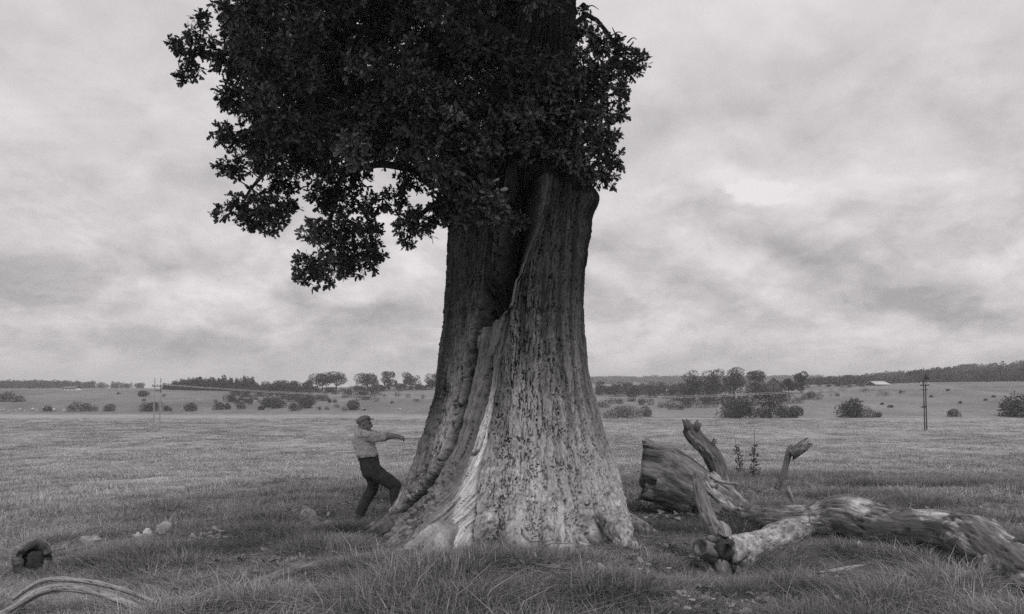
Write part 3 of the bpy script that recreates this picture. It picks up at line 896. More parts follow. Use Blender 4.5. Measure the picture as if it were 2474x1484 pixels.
# clumps that draw the crown's edge: u, v, radius (photo px), depth
EDGE = [(485, 50, 24, 11.9), (470, 80, 26, 11.9), (425, 105, 20, 11.9), (455, 125, 34, 11.9), (510, 120, 34, 12.0), (445, 188, 22, 11.9), (470, 175, 22, 12.0), (550, 150, 42, 12.1), (560, 60, 38, 12.2), (540, 10, 30, 12.3),
        (560, 230, 40, 12.0), (530, 325, 26, 11.0), (570, 330, 40, 11.2), (620, 340, 45, 11.5), (535, 405, 26, 13.2), (575, 400, 34, 13.2), (535, 512, 22, 13.2), (580, 500, 36, 13.2), (640, 485, 46, 13.2), (600, 535, 30, 13.1), (655, 530, 42, 13.2), (690, 500, 34, 13.1),
        (690, 440, 40, 13.1), (780, 470, 48, 12.8), (820, 480, 50, 12.9), (760, 560, 44, 12.8), (825, 560, 60, 12.9), (890, 550, 36, 12.9), (745, 640, 40, 12.8), (800, 640, 52, 12.9), (870, 620, 52, 12.9), (900, 610, 34, 12.9), (770, 675, 26, 12.8), (730, 675, 20, 12.8), (900, 500, 36, 12.8),
        (950, 480, 36, 12.5), (985, 530, 44, 12.4), (1020, 560, 30, 12.4), (985, 590, 22, 12.4), (1055, 520, 40, 12.3), (1075, 470, 40, 12.2), (1090, 510, 40, 11.8), (1150, 490, 46, 10.9), (1195, 520, 42, 10.9), (1240, 530, 30, 10.9), (1120, 530, 30, 11.0), (1180, 470, 34, 10.9),
        (1405, 25, 16, 12.6), (1420, 75, 28, 12.6), (1440, 110, 34, 12.7), (1470, 120, 36, 12.8), (1515, 140, 34, 12.7), (1548, 146, 24, 12.7), (1525, 175, 24, 12.6), (1470, 190, 44, 12.6), (1490, 225, 30, 12.5), (1440, 230, 46, 12.3), (1500, 275, 14, 12.5), (1470, 275, 26, 12.4),
        (1430, 290, 44, 11.0), (1380, 300, 46, 11.0), (1450, 345, 44, 12.3), (1480, 390, 32, 12.3), (1470, 430, 26, 12.3), (1440, 420, 34, 12.2), (1400, 390, 44, 12.0), (1350, 350, 44, 11.4), (1420, 180, 46, 12.4), (1450, 330, 44, 12.6), (860, 430, 40, 12.6),
        (1385, 150, 42, 11.5), (1372, 215, 44, 11.4), (1395, 255, 42, 11.5), (1325, 240, 44, 11.2), (1300, 320, 42, 11.2), (1385, 390, 38, 11.5), (1412, 432, 28, 11.8), (1345, 165, 38, 11.3), (1400, 95, 34, 11.9), (1260, 215, 44, 11.0),
        (1230, 130, 46, 11.0), (1195, 330, 46, 11.3), (1140, 400, 46, 11.2), (1100, 320, 46, 11.0), (1010, 330, 50, 11.2), (930, 330, 50, 11.3), (1000, 420, 46, 12.0), (1060, 420, 46, 11.8), (860, 350, 50, 11.3), (760, 330, 52, 11.2), (680, 300, 52, 11.2), (640, 390, 46, 12.6), (720, 390, 48, 12.4), (790, 400, 46, 12.3),
        (990, 272, 44, 12.2), (960, 250, 40, 11.6), (1030, 300, 40, 12.0)]


def in_poly(x, y, poly):
    poly = np.asarray(poly, float); inside = np.zeros(np.shape(x), bool)
    for k in range(len(poly)):
        (x0, y0), (x1, y1) = poly[k], poly[k - 1]
        hit = ((y0 > y) != (y1 > y)) & (x < (x1 - x0) * (y - y0) / (y1 - y0 + 1e-9) + x0)
        inside ^= hit
    return inside


def make_crown():
    paths, rads = [], []
    for pts, r0 in BOUGHS:
        p = np.array([P(u, v, d) for u, v, d in pts])
        c = catmull(p, 34); c += 0.05 * np.stack([vnoise(np.arange(34) * 0.35, np.full(34, k + r0 * 100), None, 3) for k in range(3)], -1) * np.linspace(0, 1, 34)[:, None]
        paths.append(c); rads.append(np.linspace(r0, max(0.014, r0 * 0.12), 34))
    clumps = []
    for u, v, r, d in EDGE:
        clumps.append((P(u, v, d), r * d / FPX, 1.75))
    k = 0
    while k < 350:
        u, v = rng.uniform(500, 1440), rng.uniform(-70, 470)
        r = rng.uniform(34, 58)
        a = np.linspace(0, 2 * np.pi, 8, endpoint=False)
        if not in_poly(u + 0.75 * r * np.cos(a), v + 0.75 * r * np.sin(a), MASS).all(): continue
        d = rng.uniform(10.4, 16.5)
        if 1205 < u < 1400:
            if v < 135 and d < 13.0: continue
            if v > 330 and d < 11.9 and rng.random() < 0.8: continue
            if abs(d - 12.5) < 1.0: d = rng.choice([11.0, 14.2])
        elif u > 1120 and v > 300 and 11.4 < d < 13.6: continue
        if np.hypot(u - 915, (v - 440) * 1.2) < r + 26: continue
        clumps.append((P(u, v, d), r * d / FPX, 1.0)); k += 1
    # the crown goes on above the frame
    high = []
    while len(high) < 280:
        q = rng.uniform(-1, 1, 3)
        if np.linalg.norm(q) > 1 or np.linalg.norm(q) < 0.35: continue
        c = np.array([-0.9, 11.9, 12.0]) + q * np.array([6.0, 6.4, 4.6])
        u, v = project(c)
        if v > -190: continue
        high.append((c, rng.uniform(0.5, 0.85), 1.0))
    allp = np.vstack(paths); own = np.repeat(np.arange(len(paths)), 34)
    wood = [MB() for _ in paths]; leaf = [[] for _ in paths]; coarse = [[] for _ in paths]
    for i, (p, r) in enumerate(zip(paths, rads)):
        add_tube(wood[i], p, r, seg=9, rough=0.12, seed=i)
    def twig(i, a, b, r0):
        m = (a + b) / 2 + rng.normal(size=3) * 0.08 * np.linalg.norm(b - a)
        add_tube(wood[i], catmull([a, m, b], 6), np.linspace(r0, r0 * 0.35, 6), seg=5)
    for big, lst in ((False, clumps), (True, high)):
        for c, r, dens in lst:
            dist = np.linalg.norm(allp - c, axis=1); dist = dist + 0.25 * (np.arange(len(allp)) % 34 < 6)
            b = int(np.argmin(dist)); i = int(own[b])
            L = dist[b]
            if 0.12 < L < 1.7: twig(i, allp[b], c, min(0.03, 0.008 + 0.008 * L))
            if big:
                n = int(26 * (r / 0.65) ** 2)
                tip, dirn, pos, ld, roll, size, sh = rosettes(c, r, n, 5, 0.30)
                coarse[i].append((pos, ld, roll, size, sh))
            else:
                n = int(np.clip(36 * dens * (r / 0.28) ** 2, 10, 130))
                tip, dirn, pos, ld, roll, size, sh = rosettes(c, np.array([r, r, r * 0.92]), n, 6, 0.092)
                sh = sh * rng.choice([0.65, 0.85, 1.0, 1.3, 1.9], p=[.2, .25, .3, .15, .1])
                leaf[i].append((pos, ld, roll, size, sh))
                for q in range(0, n, 2):
                    e = tip[q]; s = c + (e - c) * 0.15
                    V, F, g, cr = tube(np.array([s, (s + e) / 2 + rng.normal(size=3) * 0.02, e]), np.array([0.006, 0.005, 0.003]), seg=3, cap=(False, False))
                    wood[i].add(V, F, g, crack=cr)
    # bare twigs that poke out of the right-hand edge
    for pts in ([(1470, 92, 12.8), (1492, 78, 12.8), (1505, 82, 12.8)], [(1490, 88, 12.8), (1481, 72, 12.8), (1479, 66, 12.8)], [(1515, 104, 12.9), (1528, 92, 12.9), (1538, 96, 12.9)], [(1410, 20, 12.6), (1430, 14, 12.6), (1446, 24, 12.6)]):
        add_tube(wood[8], catmull([P(*q) for q in pts], 8), np.linspace(0.014, 0.004, 8), seg=5, rough=0.1)
    for i in range(len(paths)):
        b = wood[i].build('bough', M['twig'], oak)
        for store, shp in ((leaf[i], (LV, LF)), (coarse[i], (LV2, LF2))):
            if not store: continue
            a = [np.concatenate([s[k] for s in store]) for k in range(5)]
            V, F, sh = leaves_mesh(*a, *shp)
            f = build('leaves', V, [F], M['leaf'], b, False, {'shade': sh})
            tag(f, None, None, None, 'stuff')


make_crown()

# ------------------------------------------------------------------ fallen trunk on the right
def Q5(u, v, d, r=None):
    """point read off the close view of the fallen trunk"""
    return P(1481 + 0.4009 * u, 1005 + 0.4009 * v, d)


def log_path(rows, n):
    p = np.array([Q5(u, v, d) for u, v, r, d in rows]); r = np.array([r * 0.4009 * d / FPX for u, v, r, d in rows])
    c = catmull(np.column_stack([p, r]), n)
    return c[:, :3], np.maximum(c[:, 3], 0.004)


def rest(u, v, r):
    """depth at which a log of radius r, seen at (u, v) in the close view, lies on the ground"""
    g = G(1481 + 0.4009 * u, 1005 + 0.4009 * (v + 0.88 * r))
    CLEAR.append((g[0], g[1] - 0.15, 0.5, 0.35))
    return float(g[1]) + 0.12


fallen = thing('fallen_trunk', 'long fallen oak trunk, bleached and cracked, winding through the grass', 'log', (4.0, 12.0, -0.2))
BODY = ((1000, 630, 92, 0), (1200, 628, 104, 10), (1400, 606, 128, 50), (1600, 672, 134, 0), (1800, 708, 140, 0), (2000, 712, 142, 0), (2150, 750, 150, 0), (2300, 855, 158, 0), (2474, 965, 150, 0), (2640, 1070, 140, 0))
_pf = np.polyfit([b[0] for b in BODY], [rest(u_, v_ + b_, r_) for u_, v_, r_, b_ in BODY], 2)
_fit = np.polyval(_pf, [b[0] for b in BODY])
for _k in range(26):
    _u = 900 + 70 * _k; _v = np.interp(_u, [b[0] for b in BODY], [b[1] + b[3] for b in BODY]); _g = P(1481 + .4009 * _u, 1005 + .4009 * _v, np.polyval(_pf, _u))
    CLEAR.append((_g[0], _g[1] - 0.45, 0.55, 0.28))
print('LOG DEPTH', [round(rest(u_, v_ + b_, r_), 2) for u_, v_, r_, b_ in BODY], _fit.round(2))
p, r = log_path([(205, 330, 185, 14.6), (330, 360, 185, 14.5), (480, 435, 160, 14.2), (640, 520, 125, 13.9), (800, 610, 98, 13.6)] + [(u_, v_, r_, d_) for (u_, v_, r_, b_), d_ in zip(BODY, _fit)], 300)
TAIL = float(np.polyval(_pf, 2300))
mb = MB(); add_tube(mb, p[52:], r[52:], seg=110, rough=0.20, seed=2, cracks=0.14); mb.build('log', M['log'], fallen)
mb = MB(); add_tube(mb, p[:56], r[:56] * 1.012, seg=110, rough=0.26, seed=3, cracks=0.10, hollow=(0.4, 0), jag=0.45); mb.build('butt', M['butt'], fallen)
# broken ledge of wood along the butt's upper rim
mb = MB(); V, F, g, c = tube(catmull([Q5(190, 165, 14.3), Q5(240, 180, 14.25), Q5(300, 200, 14.2), Q5(368, 208, 14.2)], 20), np.linspace(0.085, 0.05, 20), seg=14, rough=0.3, seed=5, jag=0.5); mb.add(V, F, g, crack=c); mb.build('splinter', M['snag'], fallen)
q, s = log_path([(1200, 665, 60, rest(1200, 640, 104)), (1120, 690, 74, 12.4)] + [(u_, v_, r_, rest(u_, v_, r_)) for u_, v_, r_ in ((1020, 722, 84), (900, 768, 82), (790, 815, 94), (700, 846, 114), (640, 858, 128))], 110)
LE = rest(640, 865, 108) - 9.95
for _u, _v in ((1755, 1402), (1735, 1385), (1775, 1385), (1715, 1365)):
    _g = G(_u, _v); CLEAR.append((_g[0], _g[1] - .25, .55, .16))
mb = MB(); add_tube(mb, q, s, seg=64, rough=0.27, seed=7, cracks=0.08, hollow=(0, 0.3), jag=0.45); lm = mb.build('limb', M['limb'], fallen)
# rotten heart of the limb's broken end
q2, s2 = log_path([(690, 850, 96, 10.12 + LE), (668, 835, 98, 9.93 + LE), (655, 850, 80, 9.80 + LE)], 20)
mb = MB(); add_tube(mb, q2, s2, seg=40, rough=0.35, fs=1.6, seed=8, jag=0.6); mb.build('rotten_heart', M['rot'], lm)
q2, s2 = log_path([(665, 880, 74, 9.95 + LE), (670, 935, 54, 9.82 + LE), (680, 985, 28, 9.76 + LE)], 20)
mb = MB(); add_tube(mb, q2, s2, seg=24, rough=0.3, seed=9, jag=0.4); mb.build('torn_tongue', M['snag'], lm)
q2, s2 = log_path([(640, 838, 66, 10.0 + LE), (570, 812, 60, 9.88 + LE), (522, 792, 54, 9.78 + LE)], 24)
mb = MB(); add_tube(mb, q2, s2, seg=32, rough=0.15, seed=10, hollow=(0, 0.08)); mb.build('knot', M['snag'], lm)
q2, s2 = log_path([(660, 780, 50, 10.0 + LE), (620, 700, 46, 10.0 + LE), (585, 640, 42, 10.05 + LE), (555, 560, 40, 10.15 + LE), (530, 480, 38, 10.25 + LE), (512, 410, 32, 10.3 + LE), (500, 345, 20, 10.35 + LE)], 90)
mb = MB(); add_tube(mb, q2, s2, seg=40, rough=0.22, seed=12, cracks=0.22, jag=0.6); mb.build('snag', M['snag'], fallen)
q2, s2 = log_path([(690, 760, 22, 9.95 + LE), (680, 690, 26, 10.0 + LE), (650, 650, 18, 10.1 + LE), (635, 640, 8, 10.1 + LE)], 24)
mb = MB(); add_tube(mb, q2, s2, seg=16, rough=0.2, seed=13); mb.build('torn_flap', M['branch'], fallen)
q2, s2 = log_path([(650, 440, 48, 14.1), (642, 350, 46, 14.15), (622, 290, 54, 14.2), (580, 215, 54, 14.2), (520, 150, 50, 14.2), (482, 105, 52, 14.2), (466, 72, 50, 14.2)], 90)
mb = MB(); add_tube(mb, q2, s2, seg=48, rough=0.2, seed=14, cracks=0.08, jag=0.35); st = mb.build('branch_stub', M['log'], fallen)
for (a, b_, rr, sd) in (((452, 80), (440, 32), 24, 15), ((490, 85), (516, 42), 24, 16), ((590, 190), (612, 140), 13, 17)):
    q2, s2 = log_path([(a[0], a[1], rr * 1.05, 14.15), ((a[0] + b_[0]) / 2, (a[1] + b_[1]) / 2, rr, 14.1), (b_[0], b_[1], rr * 0.85, 14.1)], 18)
    mb = MB(); add_tube(mb, q2, s2, seg=24, rough=0.3, seed=sd, jag=1.1); mb.build('knob', M['log'], st)
for (rows, sd, hol) in (([(2290, 850, 80, 9.75 + TAIL - 9.9), (2300, 900, 72, 9.5 + TAIL - 9.9), (2310, 950, 60, 9.35 + TAIL - 9.9)], 20, 0), ([(2260, 880, 46, 9.6 + TAIL - 9.9), (2262, 930, 42, 9.4 + TAIL - 9.9), (2268, 975, 30, 9.3 + TAIL - 9.9)], 21, 0), ([(2330, 880, 46, 9.55 + TAIL - 9.9), (2345, 930, 42, 9.35 + TAIL - 9.9), (2350, 972, 28, 9.28 + TAIL - 9.9)], 22, 0),
                        ([(2400, 840, 50, 9.5 + TAIL - 9.9), (2440, 790, 46, 9.4 + TAIL - 9.9), (2452, 765, 40, 9.35 + TAIL - 9.9)], 23, 0.12)):
    q2, s2 = log_path(rows, 24)
    mb = MB(); add_tube(mb, q2, s2, seg=32, rough=0.25, seed=sd, cracks=0.12, hollow=(0, hol), jag=0.25); mb.build('knot', M['log'], fallen)


for j, (rows, m_) in enumerate((([(1265, 560, 9, 12.3), (1290, 520, 7, 12.35), (1300, 480, 4, 12.4)], 'snag'), ([(1890, 640, 10, 10.9), (1910, 600, 8, 10.9), (1918, 570, 4, 10.95)], 'branch'), ([(560, 400, 10, 13.6), (585, 440, 8, 13.4), (620, 500, 4, 13.3)], 'branch'),
                                ([(1040, 700, 10, 12.0), (985, 690, 8, 11.9), (940, 700, 5, 11.8)], 'branch'), ([(745, 410, 9, 13.6), (650, 395, 11, 13.7), (560, 352, 8, 13.9)], 'limb'))):
    q2, s2 = log_path(rows, 16)
    one_tube('splinter', M[m_], fallen, q2, s2, seg=10, rough=0.3, seed=60 + j, jag=0.8)


def lying_branch(name, label, rows, m, n=80, seg=18, cat='branch', rough=0.15, cracks=0.12, jag=0.4, hollow=(0, 0), seed=0):
    """rows: photo (u, v, radius px); each point rests on the ground under its sight line, sunk by rel*radius"""
    P3, R3_ = [], []
    for u, v, rp, lift in rows:
        g = G(u, v + rp * 0.6)
        rr = rp * g[1] / FPX
        P3.append(g + np.array([0, 0, rr * lift + 0.03])); R3_.append(rr); CLEAR.append((g[0], g[1] - 0.15, 0.42, 0.35))
    c = catmull(np.column_stack([P3, R3_]), n)
    mb = MB(); add_tube(mb, c[:, :3], np.maximum(c[:, 3], 0.004), seg=seg, rough=rough, cracks=cracks, jag=jag, hollow=hollow, seed=seed)
    o = mb.build(name, m)
    return tag(o, label, cat)


def Q7(u, v): return 0.3905 * u, 1191 + 0.3905 * v


lying_branch('broken_branch', 'short pale branch half sunk in grass below the fallen trunk', [(1981, 1395, 7, 0.7), (2020, 1389, 8, 0.8), (2060, 1381, 7, 0.8), (2092, 1373, 4, 0.8)], M['limb'], seed=30)
lying_branch('thin_branch', 'long thin weathered branch lying in the grass before the oak', [(566, 1429, 5, 1.1), (620, 1420, 8, 1.2), (683, 1400, 11, 1.2), (745, 1382, 11, 1.2), (820, 1366, 9, 1.2), (900, 1349, 6, 1.3)], M['snag'], 120, seed=31, rough=0.3)
lying_branch('mossy_branch', 'grey branch lying behind the curved double bough at lower left', [(130, 1362, 6, 0.9), (190, 1350, 7, 0.9), (235, 1336, 8, 0.9), (285, 1316, 5, 0.9)], M['snag'], seed=32)
lying_branch('short_stick', 'short weathered stick on the grass at the bottom edge', [(430, 1473, 5, 0.9), (465, 1466, 6, 0.9), (492, 1461, 4, 0.9)], M['branch'], 40, seed=33)
lying_branch('dry_twig', 'small dark twig lying above the hollow log end', [(18, 1343, 2.5, 1.0), (36, 1339, 3, 1.0), (58, 1335, 2.5, 1.0)], M['snag'], 30, 8, 'twig', seed=34)

curved = thing('curved_bough', 'curved bleached bough split along its length at lower left', 'branch', G(150, 1440))
for nm, rows, sd in (('main_stem', [(-60, 1510), (20, 1470), (75, 1436), (105, 1422), (140, 1414), (190, 1416), (240, 1427), (300, 1447), (345, 1470), (372, 1486)], 40), ('split_strand', [(30, 1456), (75, 1425), (115, 1408), (180, 1408), (240, 1417), (290, 1430), (340, 1448), (393, 1470)], 41)):
    uv = catmull(rows, 16)
    base = [8.4 + 0.2 * math.sin(i * 0.3) for i in range(16)]
    uv = uv + np.array([0, 6 if sd == 40 else -7])
    CLEAR.extend((float(P(u, v, 8.2)[0]), 8.1, 0.35, 0.4) for u, v in uv)
    arch = np.array([P(u, v, 8.3 if sd == 40 else 8.45) for u, v in uv])
    wid = (10.0 if sd == 40 else 6.0) * 8.3 / FPX
    mb = MB(); add_tube(mb, catmull(arch, 120), np.interp(np.linspace(0, 1, 120), [0, .2, .5, 1], [wid * .8, wid, wid * 1.05, wid * .8]), seg=36, rough=0.24, cracks=0.30, seed=sd, jag=0.8)
    mb.build(nm, M['branch'], curved)

hollow_log = thing('hollow_log', 'short hollow log end with dark rotten mouth at far left', 'log', G(75, 1398))
g0 = G(72, 1396); CLEAR.append((g0[0], g0[1] - 0.35, 0.6, 0.3))
ax = np.array([0.30, -0.26, 0.02]); cc = g0 + np.array([0, 0.1, 0.21])
mb = MB(); add_tube(mb, np.array([cc - ax * (0.6 - 0.1 * k) for k in range(8)]), np.array([.15, .19, .21, .22, .235, .235, .23, .21]), seg=64, rough=0.3, cracks=0.2, seed=45, hollow=(0, 0.22), jag=0.5); mb.build('rotten_shell', M['snag'], hollow_log)
mb = MB(); add_tube(mb, np.array([cc - ax * 0.1, cc + ax * 0.03, cc + ax * 0.08]), np.array([.12, .11, .06]), seg=24, rough=0.4, seed=46); mb.build('mouth', M['rot'], hollow_log)

# dead branch standing behind the fallen trunk, and a pale root beside it
dead = thing('dead_branch', 'broken dead branch poking up from grass behind the fallen trunk', 'branch', G(1481 + 400, 1005 + 172))
q2, s2 = log_path([(985, 440, 16, 16.4), (1020, 360, 17, 16.4), (1042, 290, 18, 16.4), (1060, 220, 20, 16.4), (1088, 190, 24, 16.4)], 60)
one_tube('stem', M['snag'], dead, q2, s2, seg=20, rough=0.25, cracks=0.15, seed=50)
q2, s2 = log_path([(1082, 232, 30, 16.35), (1110, 210, 34, 16.33), (1142, 186, 34, 16.31), (1174, 160, 28, 16.3)], 40)
one_tube('broken_top', M['log'], dead, q2, s2, seg=28, rough=0.18, cracks=0.25, jag=0.9, seed=51)
q2, s2 = log_path([(1095, 210, 12, 16.3), (1096, 240, 8, 16.3), (1093, 258, 3, 16.3)], 14)
one_tube('splinter', M['snag'], dead, q2, s2, seg=10, rough=0.2, seed=52)
q2, s2 = log_path([(1050, 425, 14, 15.5), (1055, 455, 15, 15.5), (1072, 490, 14, 15.5), (1085, 520, 10, 15.5)], 30)
tag(one_tube('pale_root', M['limb'], None, q2, s2, seg=18, rough=0.25, seed=53, jag=0.4), 'small pale root in the grass behind the fallen trunk', 'root')
q2, s2 = log_path([(1478, 760, 14, 11.2), (1484, 800, 18, 11.15), (1492, 845, 10, 11.1)], 20)
tag(one_tube('wood_chip', M['limb'], None, q2, s2, seg=12, rough=0.3, seed=54, jag=0.5), 'pale splinter of wood leaning against the fallen trunk', 'wood chip')


# ------------------------------------------------------------------ stones
def stone(u, v, w, h, label, m='stone', seed=0, name='stone', sink=0.12, rot=0.0):
    g = G(u, v)
    k = g[1] / FPX
    V, F = BALL3; V = V.copy()
    if g[1] < 40: CLEAR.append((g[0], g[1] - 0.35, 0.75, 0.18))
    n = 0.40 * fbm(V[:, 0] * 1.5 + seed, V[:, 1] * 1.5, V[:, 2] * 1.5, 4, seed) * 2
    V = V * (1 + n)[:, None]
    # knock flat facets into it
    for j in range(5):
        d = rng.normal(size=3); d /= np.linalg.norm(d); t = 0.72
        s = V @ d; V = V - np.maximum(s - t, 0)[:, None] * d * 0.85
    V = V * np.array([w / 2 * k, w / 2 * k * 0.8, h / 2 * k * 1.15])
    c, s = math.cos(rot), math.sin(rot)
    V = np.column_stack([V[:, 0] * c - V[:, 2] * s, V[:, 1], V[:, 0] * s + V[:, 2] * c])
    V = V + g + np.array([0, 0, h * k * (0.5 - sink)])
    return tag(build(name, V, [F], M[m], None, True), label, 'stone')


stone(741, 1268, 36, 54, 'upright pale lichened stone in the grass behind the man', seed=1, rot=0.25)
stone(762, 1272, 22, 22, 'low grey stone lying at foot of the upright pale stone', seed=2)
stone(795, 1271, 26, 14, 'small flat stone between the upright stone and dark tussock', seed=3)
stone(222, 1322, 52, 34, 'flat pale stone behind the curved bough', seed=4)
stone(357, 1300, 20, 22, 'small white stone beside the rough dark boulder', 'white_stone', 5)
stone(332, 1306, 20, 16, 'tiny white stone lowest and leftmost by the dark boulder', 'white_stone', 6)
stone(398, 1298, 46, 36, 'rough dark boulder half hidden in grass left of the oak', seed=7)
stone(1530, 1100 + 140, 8, 6, 'little stone in the grass right of the oak root', seed=8)


# ------------------------------------------------------------------ the man
def Q6(a, b, d=13.5): return P(805 + 0.23874 * a, 966 + 0.23874 * b, d)


MK = 0.23874 * 13.5 / FPX    # metres for one unit of the close view


def flat_loft(rows, m_lat=1.0, seg=20, yoff=0.0):
    """rows: (a, b, in-plane half width, lateral half width, lateral offset) in the close view; elliptical sections along them"""
    rows = np.asarray(rows, float)
    n = max(12, len(rows) * 6)
    c = catmull(rows, n)
    p = np.array([Q6(a, b) for a, b in c[:, :2]])
    p[:, 1] += c[:, 4] + yoff
    t = np.gradient(p, axis=0); t /= np.linalg.norm(t, axis=1)[:, None]
    lat = np.array([0, 1.0, 0]) - t * t[:, 1:2]; lat /= np.linalg.norm(lat, axis=1)[:, None]
    nn = np.cross(t, lat)
    th = np.linspace(0, 2 * np.pi, seg, endpoint=False)
    V = p[:, None] + nn[:, None] * (np.cos(th)[None, :, None] * (c[:, 2] * MK)[:, None, None]) + lat[:, None] * (np.sin(th)[None, :, None] * (c[:, 3])[:, None, None])
    V = V.reshape(-1, 3)
    i = np.arange(n - 1)[:, None] * seg; j = np.arange(seg)[None]; j2 = (j + 1) % seg
    q = np.stack([i + j, i + j2, i + seg + j2, i + seg + j], -1).reshape(-1, 4)
    b = len(V); V = np.vstack([V, p[0], p[-1]])
    tr = np.array([(x2, x1, b) for x1, x2 in zip(range(seg), np.roll(np.arange(seg), -1))] + [((n - 1) * seg + x1, (n - 1) * seg + x2, b + 1) for x1, x2 in zip(range(seg), np.roll(np.arange(seg), -1))])
    return V, [q, tr]


def ellipsoid(a, b, ra, rb, rl, y=0.0, rot=0.0):
    V, F = BALL3
    c, s = math.cos(rot), math.sin(rot)
    X, Z = V[:, 0] * ra * MK, V[:, 2] * rb * MK
    return np.column_stack([X * c - Z * s, V[:, 1] * rl, X * s + Z * c]) + Q6(a, b) + np.array([0, y, 0]), [F]


def fuse(name, pieces, m, parent, voxel, smooth=6, folds=None):
    mb = MB()
    for V, F in pieces: mb.add(V, F)
    o = mb.build(name, m, parent)
    r = o.modifiers.new('fuse', 'REMESH'); r.mode = 'VOXEL'; r.voxel_size = voxel; r.use_smooth_shade = True
    s = o.modifiers.new('soften', 'SMOOTH'); s.factor = 0.5; s.iterations = smooth
    if folds:
        tx = bpy.data.textures.new(name + '_folds', 'CLOUDS'); tx.noise_scale = folds[0]; tx.noise_depth = 3
        dm = o.modifiers.new('folds', 'DISPLACE'); dm.texture = tx; dm.strength = folds[1]; dm.mid_level = 0.5; dm.texture_coords = 'LOCAL'
    return o


def finger(p0, d, length, r, curl):
    """one bent finger"""
    pts = [np.array(p0)]; d = np.array(d, float)
    ang = 0
    for k in range(3):
        a = curl * (k + 0.3)
        dd = np.array([d[0] * math.cos(a) + d[2] * math.sin(a), d[1], -d[0] * math.sin(a) + d[2] * math.cos(a)])
        pts.append(pts[-1] + dd * length / 3)
    V, F, g, c = tube(catmull(pts, 10), np.linspace(r, r * 0.75, 10), seg=8)
    return V, F


